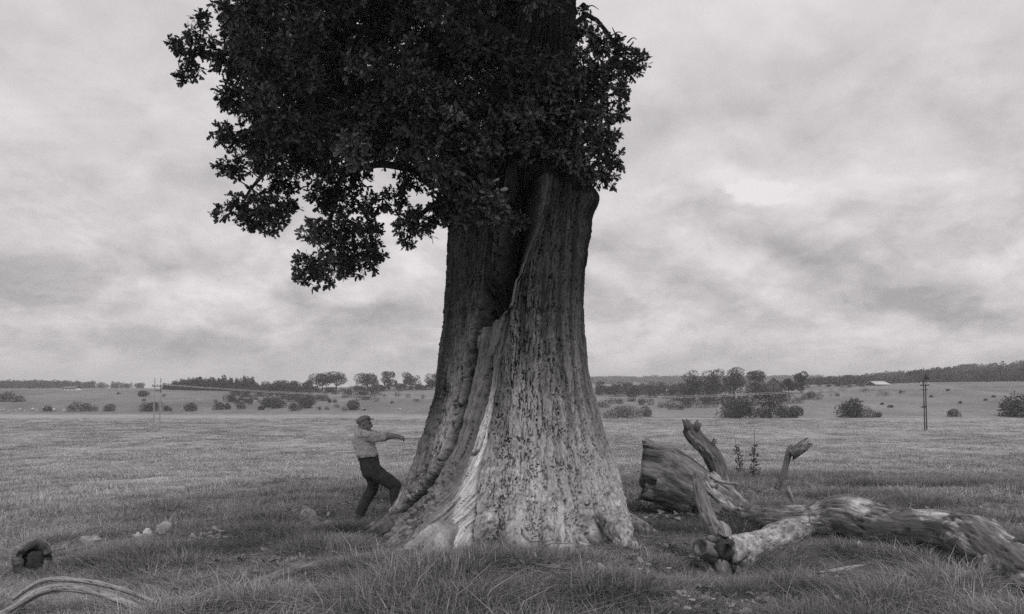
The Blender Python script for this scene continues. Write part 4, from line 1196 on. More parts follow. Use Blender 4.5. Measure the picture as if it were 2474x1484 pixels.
def make_man():
    man = thing('person', 'man in cap, pale shirt and dark trousers pulling a line round the oak', 'person', G(865, 1262))
    NEAR, FAR = -0.17, 0.17
    CLEAR.extend([(-2.5, 13.1, 0.6, 0.4), (-2.3, 12.6, 0.7, 0.5)])
    head = [ellipsoid(318, 222, 60, 62, 0.080), ellipsoid(338, 265, 44, 42, 0.066), flat_loft([(372, 225, 8, .012, 0), (386, 250, 10, .014, 0), (392, 266, 12, .016, 0), (384, 274, 7, .012, 0)], seg=10), ellipsoid(366, 288, 16, 14, 0.036), ellipsoid(362, 300, 18, 12, 0.03),
            ellipsoid(370, 232, 14, 7, 0.05), ellipsoid(303, 248, 12, 20, 0.012, -0.083), ellipsoid(303, 248, 12, 20, 0.012, 0.083), flat_loft([(300, 255, 42, .055, 0), (285, 300, 42, .058, 0), (285, 340, 52, .07, 0)])]
    body = head + [flat_loft([(290, 310, 52, .11, 0), (290, 350, 72, .17, 0), (305, 420, 82, .165, 0), (330, 500, 84, .15, 0), (350, 580, 84, .15, 0), (370, 660, 88, .16, 0), (385, 740, 74, .15, 0)])]
    arms = []
    for s, dz in ((NEAR, 0), (FAR, -6)):
        arms.append(flat_loft([(292, 345 + dz, 44, .055, s), (390, 372 + dz, 36, .048, s * 0.95), (490, 378 + dz, 30, .040, s * 0.8), (560, 370 + dz, 27, .036, s * 0.6), (640, 372 + dz, 20, .028, s * 0.38), (672, 380 + dz, 19, .034, s * 0.32)]))
        arms.append(ellipsoid(690, 388 + dz, 24, 17, 0.036, s * 0.28, -0.2))
        for f in range(4):
            base = Q6(704, 382 + dz + 4 * f) + np.array([0, s * 0.28 + (f - 1.5) * 0.014, 0])
            arms.append(finger(base, (0.85, 0.0, -0.5), (0.062, 0.070, 0.066, 0.052)[f], 0.0095, 0.7))
        arms.append(finger(Q6(688, 376 + dz) + np.array([0, s * 0.28 + (0.03 if s < 0 else -0.03), 0.0]), (0.9, 0.1, 0.05), 0.055, 0.010, 0.35))
    legs = [flat_loft([(385, 700, 88, .10, -0.09), (480, 765, 62, .080, -0.10), (580, 815, 52, .07, -0.11), (645, 862, 46, .06, -0.11), (662, 960, 38, .055, -0.10), (668, 1080, 28, .045, -0.10)]),
            flat_loft([(380, 720, 80, .10, 0.09), (388, 820, 58, .08, 0.10), (392, 900, 46, .065, 0.10), (350, 990, 40, .06, 0.10), (285, 1110, 30, .045, 0.10), (250, 1190, 24, .04, 0.10)])]
    b = fuse('body', body + arms + legs, M['skin'], man, 0.0075, 3)
    # clothing
    shirt = [flat_loft([(288, 296, 50, .085, 0), (280, 324, 66, .165, 0), (290, 390, 94, .19, 0), (318, 470, 104, .185, 0), (345, 540, 106, .178, 0), (352, 572, 104, .172, 0), (358, 600, 92, .16, 0)], seg=28)]
    for s, dz in ((NEAR, 0), (FAR, -6)):
        shirt.append(flat_loft([(272, 338 + dz, 54, .068, s * 0.82), (340, 358 + dz, 52, .066, s * 0.96), (420, 374 + dz, 52, .066, s * 0.93), (480, 378 + dz, 46, .06, s * 0.82), (530, 374 + dz, 42, .054, s * 0.68)]))
        shirt.append(flat_loft([(505, 370 + dz, 48, .058, s * 0.75), (525, 373 + dz, 48, .058, s * 0.68), (545, 372 + dz, 45, .055, s * 0.64)]))
    # loose cloth bagging over the belt at the back
    shirt += [ellipsoid(275, 545, 46, 34, 0.13), ellipsoid(430, 545, 26, 26, 0.12)]
    fuse('shirt', shirt, M['shirt'], man, 0.011, 4, (0.09, 0.05))
    tr = [flat_loft([(355, 572, 98, .165, 0), (362, 620, 98, .178, 0), (372, 680, 98, .185, 0), (388, 750, 90, .18, 0), (400, 790, 64, .14, 0)], seg=28),
          flat_loft([(390, 690, 92, .115, -0.085), (480, 760, 78, .10, -0.10), (570, 815, 68, .09, -0.11), (635, 860, 62, .082, -0.11), (640, 940, 62, .082, -0.10), (652, 1030, 56, .078, -0.10), (660, 1085, 54, .076, -0.10)]),
          flat_loft([(378, 720, 84, .115, 0.085), (390, 810, 70, .10, 0.10), (388, 890, 60, .09, 0.10), (340, 990, 56, .082, 0.10), (285, 1100, 52, .078, 0.10), (250, 1172, 48, .074, 0.10)])]
    fuse('trousers', tr, M['trousers'], man, 0.011, 4, (0.11, 0.04))
    belt = flat_loft([(353, 574, 104, .176, 0), (354, 584, 105, .179, 0), (356, 594, 104, .178, 0)], seg=28)
    fuse('belt', [belt], M['shoe'], man, 0.01, 2)
    for ax_, bx_, yy in ((250, 1205, 0.10), (668, 1105, -0.10)):
        fuse('shoe', [ellipsoid(ax_ + 4, bx_ - 2, 44, 34, .05, yy), flat_loft([(ax_ - 50, bx_ + 22, 20, .040, yy), (ax_ + 10, bx_ + 22, 22, .046, yy), (ax_ + 70, bx_ + 28, 18, .048, yy), (ax_ + 100, bx_ + 34, 11, .036, yy)])], M['shoe'], man, 0.008, 3)
    # cap: soft crown, band and peak
    fuse('cap', [ellipsoid(303, 200, 72, 40, 0.098, 0, 0.30), ellipsoid(268, 214, 40, 34, 0.085, 0, 0.5), ellipsoid(330, 186, 44, 26, 0.085, 0, 0.1)], M['cap'], man, 0.008, 4)
    fuse('peak', [flat_loft([(345, 196, 5, .080, 0), (375, 194, 5, .078, 0), (400, 196, 4.5, .062, 0), (414, 199, 4, .03, 0)], seg=20)], M['brim'], man, 0.006, 1)
    for yy in (-0.036, 0.036):
        fuse('eye', [ellipsoid(372, 243, 8, 5, 0.016, yy)], M['shoe'], man, 0.003, 1)
        fuse('eyebrow', [ellipsoid(374, 231, 9, 4, 0.024, yy)], M['brim'], man, 0.004, 1)
    fuse('mouth', [ellipsoid(378, 284, 7, 3, 0.022, 0)], M['brim'], man, 0.003, 1)
    fuse('hair', [ellipsoid(268, 248, 20, 24, 0.066)], M['hair'], man, 0.008, 2)


make_man()

# the line he hauls on: from his hands, round the back of the oak, to the butt of the fallen trunk
zl = 1.30
back = []
for a in np.linspace(172, 12, 40):
    th = np.array([math.radians(a)]); xc, rr = oak_radius(th, np.array([zl]))
    back.append((xc[0] + (rr[0] + 0.03) * math.cos(th[0]), OAK_Y + (rr[0] + 0.03) * math.sin(th[0]), zl))
h0 = Q6(700, 388) + np.array([0, 0.0, 0.0])
h1 = P(1574, 1075, 14.3)
rope_pts = np.vstack([[h0 - np.array([0.03, 0, 0.0])], [h0], [h0 * 0.5 + np.array(back[0]) * 0.5 - np.array([0, 0, 0.01])], back, [np.array(back[-1]) * 0.5 + h1 * 0.5 - np.array([0, 0, 0.03])], [h1]])
tag(one_tube('line', M['rope'], None, rope_pts, 0.0075, seg=6), 'thin taut line from the man\'s hands round behind the oak', 'rope')


# ------------------------------------------------------------------ grass
def tuft(n, rad, h0, h1, w, lean, seed, dry=0.12, stalk=0.0):
    g = np.random.default_rng(seed)
    a = g.uniform(0, 2 * np.pi, n); r = rad * np.sqrt(g.random(n))
    base = np.column_stack([r * np.cos(a), r * np.sin(a), np.full(n, -0.03)])
    la = a + g.normal(0, 0.9, n)
    h = g.uniform(h0, h1, n); ln = np.abs(g.normal(lean, lean * 0.5, n)) * h
    d = np.column_stack([np.cos(la), np.sin(la), 0 * la])
    side = np.column_stack([-np.sin(la + g.normal(0, 0.6, n)), np.cos(la), 0 * la])
    ww = w * g.uniform(0.6, 1.3, n)
    is_st = g.random(n) < stalk
    h = np.where(is_st, h * 1.7, h); ww = np.where(is_st, ww * 0.45, ww); ln = np.where(is_st, h * g.uniform(.1, .6, n), ln)
    bow = np.clip(ln / h, 0, 1.2)
    mid = base + d * (ln * 0.32)[:, None] + np.array([0, 0, 1.0]) * (h * (0.62 - 0.12 * bow))[:, None]
    tip = base + d * ln[:, None] + np.array([0, 0, 1.0]) * (h * (1 - 0.36 * bow))[:, None]
    s = side * (ww / 2)[:, None]
    V = np.stack([base - s, base + s, mid + s * 0.8, mid - s * 0.8, tip], 1).reshape(-1, 3)
    k = np.arange(n)[:, None] * 5
    Qd = k + np.array([[0, 1, 2, 3]]); T = k + np.array([[3, 2, 4]])
    sh = np.clip(g.normal(1.0, 0.25, n), 0.4, 1.7)
    sh = np.where((g.random(n) < dry) | is_st, g.uniform(1.35, 2.0, n), sh)
    return V, [Qd, T], np.repeat(sh, 5)


def make_grass():
    src = []
    specs = [(70, .20, .10, .24, .007, .75, 0.10, 0), (70, .22, .14, .32, .007, .95, 0.16, .004), (60, .18, .14, .32, .008, .8, 0.08, .004), (64, .25, .10, .22, .007, 1.2, 0.22, 0), (40, .22, .18, .40, .006, 1.1, 0.28, .02),
             (90, .30, .05, .13, .012, .9, 0.12, 0), (90, .34, .06, .16, .012, .9, 0.14, 0), (80, .34, .07, .19, .013, 1.1, 0.18, .004)]
    for k, (n, r, a, b, w, ln, dr, st) in enumerate(specs):
        V, F, sh = tuft(n, r, a, b, w, ln, 100 + k, dr, st)
        src.append(source_obj('grass_tuft', V, F, M['grass'], {'shade': sh}))
    pts, idx, sc = [], [], []
    # near sward
    n = 190000
    y = 4.5 + (60 - 4.5) * rng.random(n) ** 1.6; x = rng.uniform(-1, 1, n) * (0.72 * y + 1.5)
    keep = rng.random(n) < np.clip((30 / (y ** 1.12 + 8)), 0.12, 1)
    x, y = x[keep], y[keep]
    t = tone(x, y)
    mound = sstep(0.225, 0.17, t)
    thin = rng.random(len(x)) < np.where(y > 26, 0.55, 0.95)
    x, y, t, mound = x[thin], y[thin], t[thin], mound[thin]
    ang = np.arctan2(y - OAK_Y, x); inside = np.hypot(x, y - OAK_Y) < oak_radius(ang, np.zeros_like(x))[1] - 0.12
    x, y, t, mound = x[~inside], y[~inside], t[~inside], mound[~inside]
    patch = (fbm(x / 1.9, y / 3.2, None, 3, 78) > -0.08) | (mound > 0.5) | (rng.random(len(x)) < 0.25)
    x, y, t, mound = x[patch], y[patch], t[patch], mound[patch]
    tall = (rng.random(len(x)) < mound * 0.92) | (y < 15)
    i = np.where(tall, rng.integers(0, 5, len(x)), rng.integers(5, 8, len(x)))
    s = rng.uniform(0.65, 1.25, len(x)) * np.where(tall, 0.82 + 0.25 * sstep(14, 24, y), 0.95 + y / 90.0)
    s *= 0.45 + 0.90 * sstep(-0.35, 0.4, fbm(x / 0.9, y / 0.9, None, 3, 77))
    ang = np.arctan2(y - OAK_Y, x); xc, rr = oak_radius(ang, np.zeros_like(x)); gap = np.hypot(x, y - OAK_Y) - rr
    s *= np.where(rng.random(len(x)) < 0.14, 0.75, 0.30 + 0.70 * sstep(0.15, 1.5, gap))
    s *= 1 + 0.2 * sstep(10.5, 8.5, y)
    for cx_, cy_, cr_, cf_ in CLEAR:
        dd = np.hypot(x - cx_, y - cy_); s = np.where(dd < cr_, np.minimum(s, cf_ + 0.5 * (dd / cr_) ** 2), s)
    pts.append(np.column_stack([x, y, H(x, y)])); idx.append(i); sc.append(s); tn = [t]
    # field beyond
    n = 42000
    y = np.exp(rng.uniform(np.log(38), np.log(210), n)); x = rng.uniform(-1, 1, n) * (0.70 * y)
    patch = (fbm(x / 3.0, y / 9.0, None, 3, 79) > -0.02) | (rng.random(n) < 0.2); x, y = x[patch], y[patch]; n = len(x)
    pts.append(np.column_stack([x, y, H(x, y)])); idx.append(rng.integers(5, 8, n)); sc.append(rng.uniform(0.7, 1.5, n) * (1 + y / 70)); tn.append(tone(x, y))
    pts = np.vstack(pts); idx = np.concatenate(idx); sc = np.concatenate(sc); tn = np.concatenate(tn)
    rot = np.column_stack([rng.normal(0, 0.08, len(pts)), rng.normal(0, 0.08, len(pts)), rng.uniform(0, 6.28, len(pts))])
    wide_s = np.where(pts[:, 1] < 30, np.maximum(sc, 0.8), sc)
    sz = np.column_stack([wide_s, wide_s, sc * np.where(pts[:, 1] > 30, 26 / (pts[:, 1] - 4), 1.0).clip(0.25, 1)])
    tn = tn * np.where(pts[:, 1] > 34, rng.uniform(0.92, 1.08, len(tn)), rng.uniform(0.72, 1.28, len(tn))) * 1.10
    scatter('grass', src, pts, rot, sz, idx, tn, 'rough meadow grass, tall and dark round the oak, bleached beyond')


make_grass()


def make_litter():
    """fallen twigs, dead leaves and broad-leaved weeds in the grass round the oak"""
    gg = np.random.default_rng(55); src = []
    tw = MB()
    for k in range(3):
        a = gg.normal(size=3) * .06; b = a + np.array([.35, gg.normal() * .08, .04]); add_tube(tw, catmull([a, (a + b) / 2 + gg.normal(size=3) * .03, b], 7), np.linspace(.008, .003, 7), seg=5)
    o = tw.build('twig', M['snag']); COL.objects.unlink(o); src.append(o)
    n = 26; p = np.column_stack([gg.normal(size=(n, 2)) * .18, gg.uniform(.02, .10, n)])
    V, F, sh = leaves_mesh(p, np.column_stack([gg.normal(size=(n, 2)), gg.normal(size=n) * .3]), gg.normal(size=n), gg.uniform(.06, .11, n), gg.uniform(2.0, 5.0, n))
    src.append(source_obj('dead_leaf', V, [F], M['leaf'], {'shade': sh}))
    n = 22; a = gg.uniform(0, 6.28, n); d = np.column_stack([np.cos(a), np.sin(a), gg.uniform(.3, 1.3, n)])
    V, F, sh = leaves_mesh(d * .03, d, gg.normal(size=n) * .4, gg.uniform(.05, .11, n), gg.uniform(.8, 1.7, n), LV2 * np.array([.7, 1, 1]), LF2)
    src.append(source_obj('weed_rosette', V, [F], M['far_leaf'], {'shade': sh * 2.3}))
    n = 1100
    y = 7 + 24 * rng.random(n) ** 1.4; x = rng.uniform(-1, 1, n) * .68 * y
    ok = (tone(x, y) < .24) & (np.hypot(x, y - OAK_Y) > 2.1); 
    for cx_, cy_, cr_, cf_ in CLEAR: ok &= np.hypot(x - cx_, y - cy_) > cr_ * .8
    x, y = x[ok], y[ok]; n = len(x)
    s = rng.uniform(.6, 1.3, n)
    scatter('leaf_litter', src, np.column_stack([x, y, H(x, y) + .03]), np.column_stack([0 * x, 0 * x, rng.uniform(0, 6.28, n)]), np.column_stack([s, s, s]), rng.choice(3, n, p=[.3, .4, .3]), np.ones(n), 'fallen twigs, dead leaves and low weeds in the grass round the oak')


make_litter()

# dark tussock by the man's foot, weeds behind the log
g = G(826, 1292)
tus = MB()
V, F, sh = tuft(420, 0.20, 0.16, 0.34, 0.008, 0.9, 301, 0.06)
tm = leaf_mat('tussock_blade', 0.085, 0.8)
o = build('tussock', V + g, F, tm, None, False, {'shade': sh}); tag(o, 'dark rounded grass tussock beside the man\'s back foot', 'tussock')


def weed(base, top, label, seed):
    gg = np.random.default_rng(seed)
    t = thing('weed', label, 'plant', base, 'dry weeds behind the fallen trunk')
    L = np.linalg.norm(top - base)
    c = catmull([base, base * .6 + top * .4 + gg.normal(size=3) * .03, top], 20)
    mb = MB(); add_tube(mb, c, np.linspace(0.012, 0.005, 20), seg=5)
    ps, ds = [], []
    for k in range(70):
        f = gg.uniform(0.08, 0.78) ** 1.0; a = c[int(f * 19)]
        d = np.array([gg.normal(), gg.normal(), 0.5]); d /= np.linalg.norm(d)
        e = a + d * gg.uniform(.05, .22) * (1.15 - f)
        V, F, g_, cr = tube(np.array([a, (a + e) / 2 + [0, 0, .01], e]), np.array([.005, .004, .003]), seg=3, cap=(False, False)); mb.add(V, F, g_, crack=cr)
        for j in range(3): ps.append(a + (e - a) * gg.uniform(.5, 1.05) + gg.normal(size=3) * .015); ds.append(d + gg.normal(size=3) * .6)
    mb.build('stem', M['twig'], t)
    n = len(ps)
    V, F, sh = leaves_mesh(np.array(ps), np.array(ds), gg.normal(size=n), gg.uniform(.05, .09, n), np.full(n, 0.9), LV2, LF2)
    tag(build('leaves', V, [F], M['far_leaf'], t, False, {'shade': sh}), None, None, None, 'stuff')


weed(G(1481 + .4009 * 845, 1005 + .4009 * 390), P(1481 + .4009 * 852, 1005 + .4009 * 85, G(1820, 1160)[1]), 'tall thin dry weed stem behind the log, the taller of two', 1)
weed(G(1481 + .4009 * 770, 1005 + .4009 * 375), P(1481 + .4009 * 728, 1005 + .4009 * 105, G(1790, 1155)[1]), 'bushy dry weed stem behind the log, left of the taller one', 2)


# ------------------------------------------------------------------ far trees and bushes
ORD = 'first second third fourth fifth sixth seventh eighth ninth tenth eleventh twelfth thirteenth fourteenth fifteenth sixteenth seventeenth eighteenth nineteenth twentieth twenty-first twenty-second'.split()


def ranked(rows):
    """rows in order from the left, each with its ordinal"""
    return [(k, ORD[k], r) for k, r in enumerate(sorted(rows))]


def crown_mesh(blobs, n, leaf, seed, shell=0.5, floor=None):
    """leaf-sized bent faces spread through a set of ellipsoids (x, y, z, rx, ry, rz)"""
    gg = np.random.default_rng(seed)
    blobs = np.asarray(blobs, float)
    vol = (blobs[:, 3] * blobs[:, 4] * blobs[:, 5]) ** (2 / 3); pick = gg.choice(len(blobs), n, p=vol / vol.sum())
    d = gg.normal(size=(n, 3)); d /= np.linalg.norm(d, axis=1)[:, None]
    r = gg.random(n) ** (1 / 3); r = shell + (1.06 - shell) * r
    r *= 1 + 0.18 * vnoise(d[:, 0] * 2.5 + pick, d[:, 1] * 2.5, d[:, 2] * 2.5, seed)
    p = blobs[pick, :3] + d * r[:, None] * blobs[pick, 3:]
    if floor is not None: p[:, 2] = np.maximum(p[:, 2], floor)
    sz = leaf * gg.uniform(0.6, 1.5, n)
    sh = np.clip(gg.normal(1, .22, n), .5, 1.6) * np.repeat(gg.uniform(.8, 1.2, len(blobs)), 1)[pick]
    return leaves_mesh(p, d + gg.normal(size=(n, 3)) * .9, gg.normal(size=n) * 1.5, sz, sh, LV2 * np.array([1.5, 1, 1]), LF2)


def oak_blobs(w, h, seed, low=0.22, n=16):
    gg = np.random.default_rng(seed); B = []
    for k in range(n):
        a = gg.uniform(0, 6.28); rr = np.sqrt(gg.random()) * 0.36 * w; z = h * gg.uniform(low + .12, .86)
        rr *= math.sqrt(max(0.15, 1 - ((z / h - .55) / .55) ** 2))
        s = gg.uniform(.11, .27) * w
        B.append((rr * math.cos(a), rr * math.sin(a), z, s, s, s * .75))
    return B


def far_tree(u, vb, w, h, label, seed, kind='oak', group=None, name=None, low=0.25, d=None, m=None):
    """a tree standing on the ground at the photo point (u, vb), w by h photo pixels"""
    g = G(u, vb) if d is None else np.array([*P(u, vb, d)[:2], float(H(*P(u, vb, d)[:2]))])
    if d is not None: h = h + (project(g)[1] - vb)
    k = g[1] / FPX; W, Hh = w * k, h * k
    t = thing(name or ('oak_in_distance' if kind == 'oak' else 'distant_tree'), label, 'tree', g, group)
    gg = np.random.default_rng(seed)
    mb = MB()
    tr = 0.028 * Hh
    top = g + np.array([gg.normal() * .03 * W, 0, Hh * .62])
    add_tube(mb, catmull([g - [0, 0, .4], g * .6 + top * .4, top], 8), np.linspace(tr * 1.5, tr * .5, 8), seg=7)
    for q in range(6):
        a = g * (1 - .45) + top * .45; e = g + np.array([gg.uniform(-.4, .4) * W, gg.uniform(-.3, .3) * W, Hh * gg.uniform(.5, .85)])
        add_tube(mb, catmull([a, (a + e) / 2 + [0, 0, -.03 * Hh], e], 6), np.linspace(tr * .5, tr * .15, 6), seg=5)
    mb.build('trunk', M['twig'], t)
    B = np.array(oak_blobs(W, Hh, seed, low)); B[:, :3] += g
    V, F, sh = crown_mesh(B, 4200, max(.28, W * .028), seed)
    tag(build('crown', V, [F], m or M['far_leaf'], t, False, {'shade': sh}), None, None, None, 'stuff')


def bush(u, vb, w, h, label, seed, group=None, m=None, n=700, name='bush', d=None):
    g = G(u, vb); k = g[1] / FPX; W, Hh = w * k, h * k
    gg = np.random.default_rng(seed); B = []
    nb = int(np.clip(4 + w / 9, 4, 16))
    for q in range(nb):
        x = gg.uniform(-.40, .40) * W; s = gg.uniform(.26, .44) * Hh * (1 - .4 * abs(2 * x / W))
        B.append((x, gg.uniform(-.25, .25) * min(W, Hh * 1.5), gg.uniform(.25, .62) * Hh * (1 - .5 * abs(2 * x / W)), max(s * 1.15, W * .12), s * 1.1, s))
    B = np.array(B); B[:, :3] += g
    V, F, sh = crown_mesh(B, int(n * 1.9), max(.17, Hh * .07), seed, .35, g[2])
    f = build(name, V, [F], m or M['far_leaf'], None, False, {'shade': sh})
    return tag(f, label, 'bush', group)


# -- left hillside
far_tree(778, 946, 62, 47, 'broad round oak on the left ridge, left one of a touching pair', 1, low=.2)
far_tree(812, 946, 54, 49, 'spreading oak on the left ridge, right one of a touching pair', 2, low=.3)
far_tree(886, 945, 62, 46, 'wide dense tree on the left ridge beside a taller narrow one', 3, low=.05)
far_tree(940, 943, 40, 48, 'tall narrow-topped tree on the left ridge beside a wider dense one', 4, low=.08)
far_tree(993, 941, 42, 42, 'open thin-crowned tree standing alone on the left ridge', 5, low=.2)
far_tree(1044, 940, 40, 40, 'tree on the ridge just touching the oak bole on its left', 6, low=.15)
for k, nth, (u, vb, w, h) in ranked(((645, 948, 40, 24), (680, 948, 40, 28), (716, 948, 40, 26), (742, 947, 28, 28), (664, 949, 46, 22), (700, 949, 36, 20))):
    far_tree(u, vb, w, h, nth + ' from left in the row of low round trees before the ridge oaks', 20 + k, 'tree', 'row of round trees on the left ridge', low=.02)
bush(885, 965, 62, 30, 'big dark bush on slope under the wide ridge tree', 60)
bush(842, 960, 30, 20, 'dark bush on slope left of the biggest slope bush', 61)
bush(800, 954, 50, 12, 'dark scrub patch below the pair of ridge oaks', 62)
for k, nth, (u, vb, w, h) in ranked(((745, 948, 30, 12), (795, 948, 26, 16), (835, 948, 44, 16), (862, 947, 30, 14), (912, 946, 40, 18), (962, 945, 30, 16), (985, 943, 26, 12), (1020, 943, 30, 10))):
    bush(u, vb, w, h, nth + ' from left of the low scrub bushes between the ridge trees', 40 + k, 'scrub between the ridge trees', n=400)
bush(855, 990, 24, 28, 'lone round bush above the man at the field edge', 63)
bush(195, 994, 92, 26, 'long low dark thicket at field edge, left of the twin poles', 64, n=900)
bush(115, 993, 18, 16, 'small dark bush alone at the far left field edge', 65)
bush(265, 993, 28, 20, 'small round bush just right of the long low thicket', 66)
bush(367, 993, 44, 32, 'round bush directly behind the left twin poles', 67)
bush(402, 993, 28, 14, 'low bush right of the left twin poles', 68)
bush(460, 993, 26, 24, 'pointed twin-topped bush between the poles and the big thicket', 69)
bush(30, 970, 92, 26, 'wide dark scrub on the slope at the left frame edge', 70, n=900)
bush(345, 958, 30, 20, 'dark bush at the left tip of the conifer wood', 71)
for k, nth, (u, vb, w, h) in ranked(((528, 990, 30, 22), (552, 971, 28, 24), (582, 988, 38, 15), (550, 989, 17, 17), (647, 984, 32, 30), (673, 986, 30, 27), (712, 992, 36, 22), (738, 986, 18, 36), (695, 962, 56, 14), (617, 960, 54, 13), (772, 969, 44, 22), (802, 973, 26, 12), (600, 974, 30, 14), (630, 990, 22, 12))):
    bush(u, vb, w, h, nth + ' from left of the bushes massed in the thicket left of the man', 80 + k, 'bushes of the left thicket')
for k, nth, (u, vb, w, h) in ranked(((287, 953, 8, 8), (355, 955, 7, 12), (397, 958, 8, 8), (348, 972, 6, 13), (520, 975, 6, 12), (560, 950, 10, 8), (590, 948, 10, 8), (620, 948, 9, 8), (830, 992, 14, 12), (790, 990, 12, 8), (770, 991, 14, 10), (880, 992, 8, 6), (960, 960, 14, 16), (985, 962, 12, 16), (1005, 972, 16, 12), (1020, 965, 14, 14), (930, 960, 10, 10), (950, 975, 12, 8), (840, 980, 24, 14), (812, 986, 16, 14), (905, 970, 30, 12))):
    bush(u, vb, w, h, nth + ' from left of the small dark junipers dotting the left hillside', 110 + k, 'junipers on the left hillside', n=160, name='juniper_bush')
# -- right hillside
for k, (u, vb, w, h, lb) in enumerate(((1676, 968, 62, 78, 'round dark tree at the left end of the right-hand grove'), (1722, 966, 66, 82, 'broadest tree of the grove, second from its left end'), (1772, 966, 60, 78, 'rough-topped tree in the middle of the right-hand grove'), (1826, 962, 52, 74, 'round tree at the right end of the grove beside the gable'), (1936, 950, 38, 52, 'small lone round tree right of the dark gable'), (1905, 950, 30, 34, 'low tree between the dark gable and the lone round tree'))):
    far_tree(u, vb, w, h, lb, 130 + k, low=.08)
for k, nth, (u, vb, w, h) in ranked(((1465, 955, 60, 24), (1500, 958, 60, 30), (1545, 960, 70, 32), (1590, 962, 70, 30), (1640, 968, 70, 40), (1690, 975, 80, 34), (1740, 975, 80, 34), (1480, 975, 60, 20), (1560, 978, 40, 22), (1610, 985, 50, 20), (1660, 985, 60, 26), (1455, 985, 40, 20), (1710, 985, 60, 20), (1630, 990, 50, 18), (1520, 970, 30, 18))):
    bush(u, vb, w, h, nth + ' from left of the scrub bushes between oak bole and right-hand grove', 150 + k, 'scrub on the right hillside', n=500)
bush(1505, 1011, 108, 36, 'wide pale rounded bush at field edge right of the oak bole', 170, m=M['pale_leaf'], n=1300)
bush(1555, 1006, 30, 28, 'small pale bush touching the wide rounded one at the field edge', 171, m=M['pale_leaf'])
far_tree(1790, 1011, 96, 74, 'big leafy tree with skirts to the ground, left in the field-edge thicket', 180, 'tree', low=-.02)
far_tree(1860, 1011, 90, 86, 'big dark tree in the field-edge thicket, right of centre', 181, 'tree', low=-.02)
bush(1760, 1009, 60, 50, 'pale loose bush at the left side of the field-edge thicket', 182, m=M['pale_leaf'], n=900)
bush(1830, 1010, 60, 34, 'pale low bush in the middle of the field-edge thicket', 183, m=M['pale_leaf'])
bush(1905, 1010, 40, 44, 'dark bush at the right end of the field-edge thicket', 184)
bush(1925, 1004, 28, 30, 'small round bush standing clear right of the field-edge thicket', 185)
bush(1900, 975, 80, 30, 'dark scrub above the field-edge thicket below the gable', 186)
bush(1960, 965, 50, 24, 'dark scrub below the lone round tree', 187)
bush(2055, 1009, 54, 50, 'ragged two-humped bush at field edge left of the right poles', 188, n=900)
bush(2095, 1009, 56, 32, 'pale loose bush leaning off the ragged two-humped bush', 189, m=M['pale_leaf'])
bush(2118, 1008, 22, 14, 'low dark bush at right end of the ragged field-edge bush', 190)
bush(2302, 1007, 26, 22, 'small leaning bush at field edge right of the twin poles', 191)
bush(2455, 1007, 62, 62, 'tall round bush cut off by the right frame edge', 192, n=1100)
for k, nth, (u, vb, w, h) in ranked(((2000, 948, 50, 14), (2050, 945, 60, 16), (2090, 948, 40, 16), (2015, 958, 24, 14), (2070, 972, 30, 12), (2130, 958, 50, 18), (2180, 950, 14, 10), (2130, 978, 8, 6), (2250, 960, 8, 6), (2290, 945, 8, 6), (2380, 968, 8, 6), (2320, 975, 8, 6), (2150, 985, 10, 8), (2230, 985, 8, 6), (2400, 960, 8, 6), (2065, 1000, 30, 10))):
    bush(u, vb, w, h, nth + ' from left of the small bushes dotting the hillside around the right poles', 200 + k, 'bushes on the far right hillside', n=200)

# -- woods that read as one mass
def wood(name, label, rows, hmin, hmax, seed, m, conifer=False, wide=1.0, grade=None):
    """rows: (u0, u1, depth0, depth1, count)"""
    gg = np.random.default_rng(seed); src = []
    for k in range(4):
        if conifer:
            B = [(0, 0, z, .30 * (1.05 - z), .30 * (1.05 - z), .12) for z in np.linspace(.12, .95, 9)]
        else:
            B = oak_blobs(.95, 1.0, seed + k, .0, 12)
        V, F, sh = crown_mesh(B, 420, .075, seed + k, .4, -.02)
        src.append(source_obj('wood_tree', V, [F], m, {'shade': sh}))
    p = []
    for u0, u1, d0, d1, n in rows:
        u = gg.uniform(u0, u1, n); d = gg.uniform(d0, d1, n); x = (u - CX) / FPX * d
        p.append(np.column_stack([x, d, H(x, d)]))
    p = np.vstack(p); n = len(p)
    s = gg.uniform(hmin, hmax, n) * (1 + 0.35 * fbm(p[:, 0] / 30.0, p[:, 1] / 30.0, None, 2, seed))
    if grade: s = s * interp(CX + FPX * p[:, 0] / p[:, 1], grade)
    scatter(name, src, p, np.column_stack([0 * s, 0 * s, gg.uniform(0, 6.28, n)]), np.column_stack([s * wide, s * wide, s]), gg.integers(0, 4, n), np.ones(n), label)


wood('conifer_wood', 'dark conifer plantation on the left ridge', [(395, 640, 430, 520, 240), (400, 560, 440, 480, 60)], 5.0, 7.6, 400, M['conifer'], True, 1.0, [(380, .35), (430, .85), (470, 1.0), (610, 1.0), (640, .6)])
wood('left_treeline', 'far line of trees along the left horizon', [(-60, 225, 800, 900, 170), (200, 345, 850, 950, 40), (-20, 120, 760, 800, 50)], 4.5, 8, 410, M['far_leaf'])
wood('ridge_forest', 'long dark forest along the rising right-hand ridge', [(1960, 2650, 520, 900, 900), (1900, 2200, 700, 900, 200), (2200, 2650, 480, 560, 160), (1960, 2110, 470, 520, 60)], 8, 13, 420, M['far_leaf'], False, 1.0, [(1900, .35), (2000, .5), (2200, .72), (2473, 1.0)])
wood('far_forest', 'hazy far forest on the skyline right of the oak bole', [(1380, 1980, 1450, 1750, 800), (1230, 1500, 1500, 1750, 150)], 6, 11, 430, M['far_leaf'], False, 1.8)
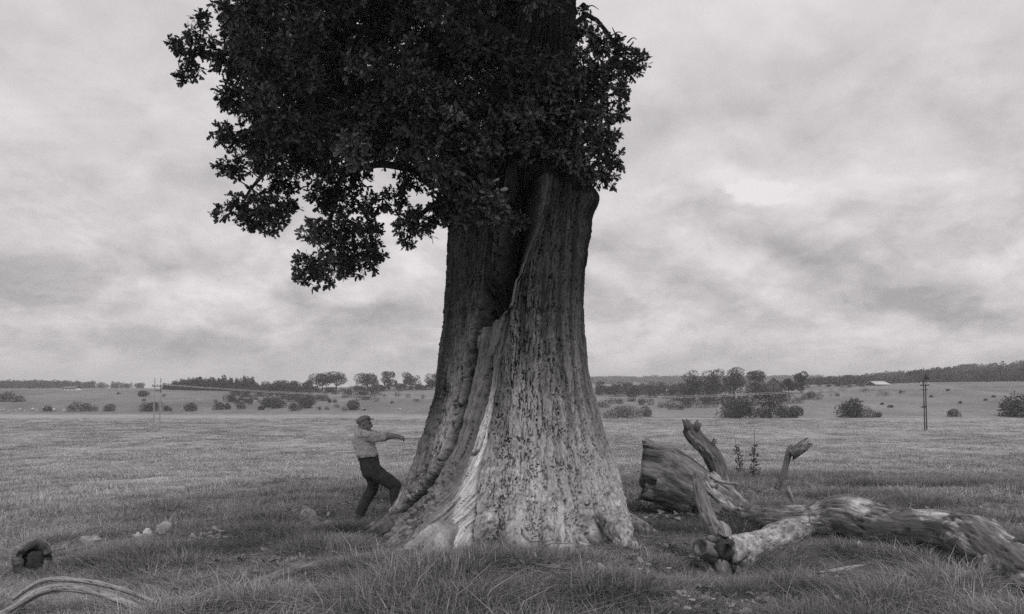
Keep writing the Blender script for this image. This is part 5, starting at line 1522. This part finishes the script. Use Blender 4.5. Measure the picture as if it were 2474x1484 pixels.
wood('scrub_belt', 'belt of scrub below the conifer plantation on the left', [(560, 760, 330, 420, 60), (1440, 1760, 330, 420, 170), (1700, 2100, 380, 440, 70), (740, 1060, 405, 440, 60)], 1.5, 3.2, 440, M['far_leaf'], False, 1.6)

# -- white stones along the field edge
for k, nth, (u, v, w) in ranked(((3, 992, 5), (9, 991, 6), (20, 993, 4), (38, 992, 4), (48, 991, 7), (60, 993, 4), (80, 992, 9), (88, 993, 5), (105, 987, 5), (130, 993, 10), (155, 993, 6), (165, 992, 4), (175, 991, 4), (282, 951, 5))):
    stone(u, v, w, w * .7, nth + ' from left of the white stones along the far left field edge', 'white_stone', 300 + k, 'field_stone', .1)['group'] = 'white stones along the left field edge'
for k, nth, (u, v, w) in ranked(((848, 990, 5), (862, 990, 4), (868, 988, 5), (876, 990, 6), (894, 986, 3), (966, 991, 6), (974, 992, 3))):
    stone(u, v, w, w * .7, nth + ' from left of the white stones at field edge above the man', 'white_stone', 330 + k, 'field_stone', .1)['group'] = 'white stones above the man'


# ------------------------------------------------------------------ buildings
def house(name, label, u, vb, w, h_wall, h_roof, depth_m, wall_m, roof_m, gable=False, windows=0):
    g = G(u, vb); k = g[1] / FPX
    t = thing(name, label, 'house' if name == 'house' else 'barn', g)
    W, hw, hr, D = w * k, h_wall * k, h_roof * k, depth_m
    V, F = box((-W / 2, 0, -1.0), (W / 2, D, hw)); mb = MB(); mb.add(V + g, F)
    if gable:
        tri = np.array([(-W / 2, 0, hw), (W / 2, 0, hw), (0, 0, hw + hr), (-W / 2, D, hw), (W / 2, D, hw), (0, D, hw + hr)]) + g
        mb.add(tri, [np.array([(0, 1, 2), (4, 3, 5)])])
    mb.build('wall', wall_m, t, False)
    e = .35; mb = MB()
    if gable:
        for s in (-1, 1):
            a = np.array([(s * (W / 2 + e), -e, hw - e * hr / (W / 2)), (0, -e, hw + hr), (0, D + e, hw + hr), (s * (W / 2 + e), D + e, hw - e * hr / (W / 2))])
            V = np.vstack([a + [0, 0, .03], a + [0, 0, .22]]) + g
            mb.add(V, [np.array([(0, 1, 2, 3), (4, 5, 6, 7), (0, 1, 5, 4), (1, 2, 6, 5), (2, 3, 7, 6), (3, 0, 4, 7)])])
    else:
        for s in (-1, 1):
            y0 = -e if s < 0 else D + e
            a = np.array([(-W / 2 - e, y0, hw), (W / 2 + e, y0, hw), (W / 2 + e - .06 * W, D / 2, hw + hr), (-W / 2 - e + .06 * W, D / 2, hw + hr)])
            V = np.vstack([a + [0, 0, .02], a + [0, 0, .2]]) + g
            mb.add(V, [np.array([(0, 1, 2, 3), (4, 5, 6, 7), (0, 1, 5, 4), (1, 2, 6, 5), (2, 3, 7, 6), (3, 0, 4, 7)])])
    mb.build('roof', roof_m, t, False)
    for q in range(windows):
        x = -W / 2 + W * (q + .5) / windows
        V, F = box((x - .5, -.06, hw * .35), (x + .5, .02, hw * .75)); mb = MB(); mb.add(V + g, F); mb.build('window', M['glass'], t, False)
    return t


house('house', 'long low white farmhouse by the treeline at far left', 165, 943, 34, 4.5, 5, 7, M['white_wall'], M['roof'], False, 4)
house('barn', 'barn with steep dark gable behind the right-hand grove', 1868, 950, 44, 18, 20, 14, M['board'], M['roof'], True, 1)
house('barn', 'barn with pale sheet roof in front of the ridge forest', 2132, 932, 34, 2.5, 8.5, 12, M['board'], M['pale_roof'])


# ------------------------------------------------------------------ power line
def twin_pole(u, vb, vt, gap, label, transformer, m1, m2):
    g = P(u, vb, 118.0); g = np.array([g[0], g[1], float(H(g[0], g[1]))])
    k = 118.0 / FPX; Hh = (vb - vt) * k + (P(u, vb, 118.0)[2] - g[2])
    t = thing('utility_pole', label, 'utility pole', g)
    gx = gap * k
    for s, mm, dz in ((-1, m1, -.25 if transformer else 0), (1, m2, 0)):
        b = g + np.array([s * gx / 2, s * .25, -.5])
        one_tube('pole', mm, t, np.linspace(b, b + np.array([0, 0, Hh + .5 + dz]), 8), np.linspace(.09, .07, 8), seg=10)
    zc = Hh - 1.15
    mb = MB(); V, F = box((-gx / 2 - .42, -.2, zc - .07), (gx / 2 + .32, -.08, zc + .07)); mb.add(V + g, F); mb.build('crossarm', M['pole'], t, False)
    mb = MB(); V, F = box((-gx / 2 - .2, .02, zc - .7), (gx / 2 + .2, .12, zc - .58)); mb.add(V + g, F); mb.build('brace', M['pole'], t, False)
    tops = []
    for x in (-gx / 2 - .32, 0.02, gx / 2 + .22):
        c = g + np.array([x, -.13, zc + .09])
        one_tube('insulator', M['porcelain'], t, np.array([c, c + [0, 0, .1], c + [0, 0, .16], c + [0, 0, .28], c + [0, 0, .34]]), np.array([.03, .05, .09, .09, .03]), seg=8)
        tops.append(c + np.array([0, 0, .30]))
    if transformer:
        c = g + np.array([gx / 2 - .1, -.35, Hh - .35])
        one_tube('transformer', M['metal'], t, np.array([c, c + [0, 0, .08], c + [0, 0, .75], c + [0, 0, .85]]), np.array([.22, .33, .33, .2]), seg=12)
    return tops, g, Hh


tl, gl, hl = twin_pole(378, 1041, 914, 11, 'twin wooden poles standing in the field at left', False, M['pole_pale'], M['pole_pale'])
tr_, gr, hr_ = twin_pole(2236, 1041, 912, 9, 'twin dark poles with transformer standing in the field at right', True, M['pole'], M['pole'])


def wire(a, b, sag, label, n=60):
    f = np.linspace(0, 1, n)[:, None]
    p = a * (1 - f) + b * f; p[:, 2] -= (4 * sag * f * (1 - f))[:, 0]
    tag(one_tube('power_line', M['wire'], None, p, 0.014, seg=5), label, 'wire')


low = np.array([0, 0, -.15])
wire(tl[1] + low, tr_[1] + low, 2.25, 'pale overhead wire sagging between the two twin poles behind the oak')
wire(tl[2] + low + [0, 0, .05], tr_[0] + low + [0, .5, .1], 2.12, 'upper of the paired overhead wires between the twin poles')
wire(tr_[2] + low, P(2720, 950, 150.0), 1.2, 'overhead wire running right from the dark twin poles out of frame')

# ------------------------------------------------------------------ haze
hm = bpy.data.materials.new('air'); hm.use_nodes = True
hm.node_tree.nodes.clear()
ho = hm.node_tree.nodes.new('ShaderNodeOutputMaterial'); hv = hm.node_tree.nodes.new('ShaderNodeVolumePrincipled')
hv.inputs['Color'].default_value = (.9, .9, .9, 1); hv.inputs['Density'].default_value = 0.00036; hv.inputs['Anisotropy'].default_value = 0.0
hm.node_tree.links.new(hv.outputs[0], ho.inputs['Volume'])
V, F = box((-3600, -70, -6.5), (3600, 3400, 110))
tag(build('haze', V, F, hm, None, False), 'thin haze over the far fields', None, None, 'stuff')
